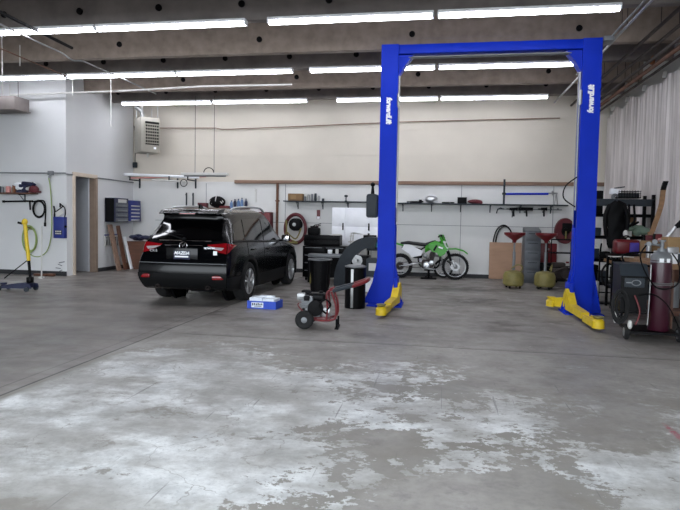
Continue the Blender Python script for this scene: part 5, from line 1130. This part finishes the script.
for sx in (-1, 1):
    for sy in (-1, 1): part('leg', M().box((sx * .26, sy * .17, .47), (.04, .04, .945)), 'black', t2)
part('shelf', M().box((0, 0, .4), (.52, .34, .03)), 'black', t2)
for ch in t.children: ch.location.z = -.0
# leaning wooden bow-like plank
q0 = W(652, 232, 11.45); q1 = W(666, 181, 11.6)
mid = q0.lerp(q1, .5) + V((.03, 0, 0))
rows = []; P = smoothpts([q0, mid, q0.lerp(q1, .8) + V((.0, 0, .02)), q1], 6)
m = M(); m.loft([[p + V((a, b, 0)) for a, b in ((-.04, -.02), (.04, -.02), (.04, .02), (-.04, .02))] for p in P[:13]]); 
m.k = 1; m.loft([[p + V((a, b, 0)) for a, b in ((-.043, -.022), (.04, -.022), (.04, .022), (-.043, .022))] for p in P[12:]])
m.k = 2; m.cyl(q1 + V((.03, 0, 0)), q0 + V((.28, 0, .05)), .006, n=5)
m.k = 0; m.loft([[V((q0.x - .02 + a, 11.45 + b, z)) for a, b in ((-.05, -.02), (.05, -.02), (.05, .02), (-.05, .02))] for z in (.01, q0.z)])
solo(m, 'curved_plank', ['wood', 'black', 'offw'], 'tall curved wooden plank with black upper end leaning by the sheeting', 'plank')
# red cylinders / creeper and things behind the bench
for px, Y, w, z0_, h, mm, nm, lb, ct in [(650, 11.25, .20, .01, 1.33, 'dred', 'creeper', 'dark red mechanic creeper stood on end behind the bench', 'creeper'), (658, 11.1, .13, .01, 1.36, 'red', 'creeper', 'brighter red narrow panel stood beside the dark red creeper', 'creeper')]:
    q = W(px, 240, Y); t = thing(nm, lb, ct, (q.x, Y, z0_)); part('pad', M().box((0, 0, h / 2), (w, .06, h), bev=.02), mm, t); part('rail', M().box((-w / 2, 0, h / 2), (.02, .08, h)), 'black', t)
can(0, 10.35, bz, .04, .24, 'steel', 'tall thin silver tube can standing on the bench before the red panels', x=bp(649, 10.35), group=None)
carton(666, 0, 10.5, .40, .2, .28, 'tan', 'brown cardboard box on the bench under the pink cloth', z=bz, rz=.1); 
carton(685, 0, 9.9, .26, .3, .36, 'card', 'tan cardboard box at the right picture edge on the bench', z=bz)
m = M(); m.ell((0, 0, .03), (.16, .09, .035)); m.box((-.05, -.02, .02), (.2, .12, .03), bev=.012); solo(m, 'pink_rag', 'pink', 'pink shop rag lying on the brown box', 'rag', (bp(669, 10.4), 10.45, bz + .28))
t = thing('bench_vise', 'grey bench vise and fittings on the bench above the gas cylinder', 'vise', (bp(668, 9.6), 9.6, bz))
m = M(); m.box((0, 0, .04), (.2, .2, .08), bev=.02); m.box((0, -.05, .13), (.16, .26, .11), bev=.03); part('body', m, 'grey', t); part('jaw', M().box((0, -.2, .15), (.16, .06, .14), bev=.015), 'steel', t); part('screw_handle', M().cyl((-.12, -.30, .09), (.12, -.30, .12), .01).cyl((0, -.3, .1), (0, -.1, .1), .018), 'steel', t)
t = thing('desk_lamp', 'black jointed bench lamp with a silver arm at the right edge', 'lamp', (bp(676, 10.0), 10.0, bz)); part('base', M().lathe([(.001, 0), (.07, 0), (.06, .03), (.001, .03)]), 'black', t); part('arm', M().cyl((0, 0, .02), (-.14, 0, .34), .012).cyl((-.14, 0, .34), (-.02, 0, .52), .025), 'alu', t); m = M(); m.cyl((-.02, 0, .52), (.12, 0, .60), .03, .08); part('shade', m, 'black', t)
for k, (px, dx, mm, lb) in enumerate([(657, 9.9, 'offw', 'small pale jar behind the gas cylinder cap'), (679, 9.2, 'dgrey', 'dark jar at the right end of the workbench'), (674, 9.3, 'steel', 'silver tin beside the vise on the workbench')]): can(0, dx, bz, .045, .13, mm, lb, x=bp(px, dx), name='jar', cat='jar')
carton(676, 0, 8.95, .30, .22, .14, 'white', 'white box on the near end of the workbench at the right edge', z=bz, rz=-.1)
for k, (px, Y, r_, h, mm, lb) in enumerate([(672, 9.3, .10, .36, 'grey', 'grey canister on the lower shelf of the workbench'), (637, 10.2, .12, .3, 'dgrey', 'dark canister under the far end of the workbench')]): can(0, Y, .315, r_, h, mm, lb, x=max(3.3, W(px, 290, Y).x), name='canister', cat='canister')
# welding cart
q = F(650, 341)
t = thing('welding_cart', 'black welder on a two-wheeled cart carrying a maroon gas cylinder', 'welding cart', (2.62, 8.45, 0), math.radians(-4))
m = M(); m.box((.18, .0, .11), (.60, .62, .03)); m.box((-.10, .27, .55), (.03, .03, .9)); m.box((.46, .27, .55), (.03, .03, .9)); m.box((.18, .29, .95), (.6, .03, .03)); m.box((-.09, .0, .36), (.36, .5, .025)); part('cart_frame', m, 'blackm', t)
for x in (-.14, .50):
    w_ = part('wheel', M().lathe([(.03, -.03), (.085, -.03), (.10, -.015), (.10, .015), (.085, .03), (.03, .03)], (x, -.22, .10), 'X', 26), 'rubber', t); part('hub', M().lathe([(.001, -.034), (.06, -.032), (.06, .032), (.001, .034)], (x, -.22, .10), 'X', 20), 'grey', w_)
m = M(); m.prism([(-.28, .38), (.24, .38), (.24, .98), (-.16, .98), (-.28, .84)], -.24, .08, 'X'); part('welder', m, 'blackm', t); 
m = M(); m.prism([(-.285, .845), (-.165, .99), (.24, .99), (.24, 1.0), (-.17, 1.0), (-.295, .85)], -.25, .09, 'X'); part('welder_lid', m, 'dgrey', t)
m = M(); m.box((-.08, -.283, .76), (.24, .012, .12), bev=.004); part('control_panel', m, 'dgrey', t)
m = M(); m.torus((-.06, -.295, .76), .035, .007, 'Y', 20, 6, sx=1.5); m.box((-.15, -.295, .76), (.06, .006, .015)); part('panel_logo', m, 'grey', t)
m = M(); m.lathe([(.001, 0), (.125, 0), (.13, .01), (.13, .92), (.12, .98), (.09, 1.02), (.05, 1.04), (.05, 1.07), (.001, 1.07)], (.27, -.12, .13), n=32); cy = part('gas_cylinder', m, 'maroon', t)
m = M(); m.lathe([(.132, .90), (.122, .985), (.092, 1.025), (.052, 1.045), (.05, 1.08), (.001, 1.08)], (.27, -.12, .13), n=32); part('cylinder_shoulder', m, 'grey', cy)
m = M(); m.box((.24, -.250, 1.06), (.05, .01, .05), rot=(.1, 0, 0)); part('cylinder_label', m, 'text', cy); m = M(); m.box((.32, -.240, 1.06), (.04, .01, .05), rot=(.1, 0, .2)); part('cylinder_label', m, 'text', cy)
m = M(); m.cyl((.27, -.12, 1.2), (.27, -.12, 1.3), .025); m.lathe([(.001, 0), (.045, 0), (.045, .025), (.001, .025)], (.27, -.12, 1.3), n=16); m.cyl((.27, -.12, 1.25), (.14, -.16, 1.27), .018); m.lathe([(.001, -.015), (.032, -.015), (.032, .015), (.001, .015)], (.16, -.2, 1.30), 'Y', 20); m.lathe([(.001, -.015), (.03, -.015), (.03, .015), (.001, .015)], (.09, -.2, 1.27), 'Y', 20); m.cyl((.14, -.16, 1.27), (.05, -.18, 1.26), .014); part('regulator', m, 'grey', cy)
m = M(); m.tube(arc((.27, -.12, .74), .14, PI * .95, PI * 2.05, 14, 'Z'), .007, 5); m.tube(arc((.27, -.12, .76), .142, PI * .95, PI * 2.05, 14, 'Z'), .007, 5); part('chain', m, 'steel', t)
part('chain', M().tube([(.11, -.22, .20), (.115, -.24, .6), (.12, -.235, 1.0)], .010, 5), 'steel', t)
random.seed(12)
for k in range(6):
    part('cable_loop', M().torus((-.22 - .008 * k + random.uniform(-.02, .02), -.30 - .012 * k, .44 + random.uniform(-.03, .03)), .085 + .008 * k, .014, 'Y', 30, 7, sx=.8, sy=1.75), 'rubber', t)
part('gas_hose', M().tube(smoothpts([(.06, -.2, 1.25), (-.02, -.26, 1.1), (.06, -.34, .85), (.2, -.33, .70), (.42, -.3, .76), (.46, -.2, 1.0), (.40, -.1, 1.15)]), .010, 6), 'black', t)
part('earth_cable', M().tube(smoothpts([(-.02, -.3, .60), (.14, -.32, .62), (.30, -.34, .50), (.43, -.3, .28), (.47, -.25, .2)]), .009, 6), 'black', t)
part('red_cable', M().tube(smoothpts([(-.08, -.32, .6), (-.02, -.36, .4), (-.06, -.34, .22)]), .010, 6), 'red', t); m = M(); m.ell((-.13, -.36, .22), (.03, .03, .06)); part('torch_handle', m, 'offw', t); m = M(); m.ell((-.30, -.30, .30), (.025, .03, .08)); part('clamp', m, 'offw', t)
part('pull_handle', M().tube(smoothpts([(-.1, .27, 1.0), (-.1, .27, 1.1), (.18, .27, 1.14), (.46, .27, 1.1), (.46, .27, 1.0)]), .014, 8), 'blackm', t)
# items on floor behind right post
can(0, 11.9, .0, .07, .42, 'white', 'white tall canister on the floor just right of the right lift post', x=W(595.5, 272, 11.9).x, name='canister', cat='canister', top='offw')
t = thing('hand_truck', 'black hand truck with coiled cables in front of the shelf rack', 'hand truck', (W(608, 290, 12.0).x, 12.0, 0)); m = M()
for x in (-.16, .16): m.tube(smoothpts([(x, .05, .08), (x, .05, .9), (x * .8, .1, 1.15)]), .016, 8)
for z in (.2, .5, .8): m.cyl((-.16, .05, z), (.16, .05, z), .012)
m.box((0, -.12, .02), (.4, .28, .015)); part('frame', m, 'black', t)
for x in (-.21, .21): part('wheel', M().lathe([(.03, -.025), (.11, -.025), (.12, 0), (.11, .025), (.03, .025)], (x, .12, .12), 'X', 22), 'rubber', t)
for k in range(3): part('cable_coil', M().torus((0, -.03 - .03 * k, .55), .16 + .01 * k, .018, 'Y', 26, 7, sx=.85, sy=1.3), 'rubber', t)
part('strap', M().tube([(-.12, -.1, .85), (.08, -.12, .78)], .03, 8), 'wood', t)

# ------------------------------------------------------------------ daylight and view
w = bpy.data.worlds.new('overcast_daylight'); sc.world = w; w.use_nodes = True; nt = w.node_tree; bg = nt.nodes['Background']
sky = nt.nodes.new('ShaderNodeTexSky'); sky.sky_type = 'HOSEK_WILKIE'; sky.turbidity = 9; sky.sun_direction = (0, .5, .85)
mx = nt.nodes.new('ShaderNodeMix'); mx.data_type = 'RGBA'; mx.inputs[0].default_value = .12; mx.inputs[6].default_value = (.86, .93, 1.0, 1); nt.links.new(sky.outputs[0], mx.inputs[7]); nt.links.new(mx.outputs[2], bg.inputs[0]); bg.inputs[1].default_value = 3.8
vs = sc.view_settings; vs.view_transform = 'Standard'; vs.look = 'None'; vs.gamma = 1; vs.use_curve_mapping = False; vs.exposure = .82
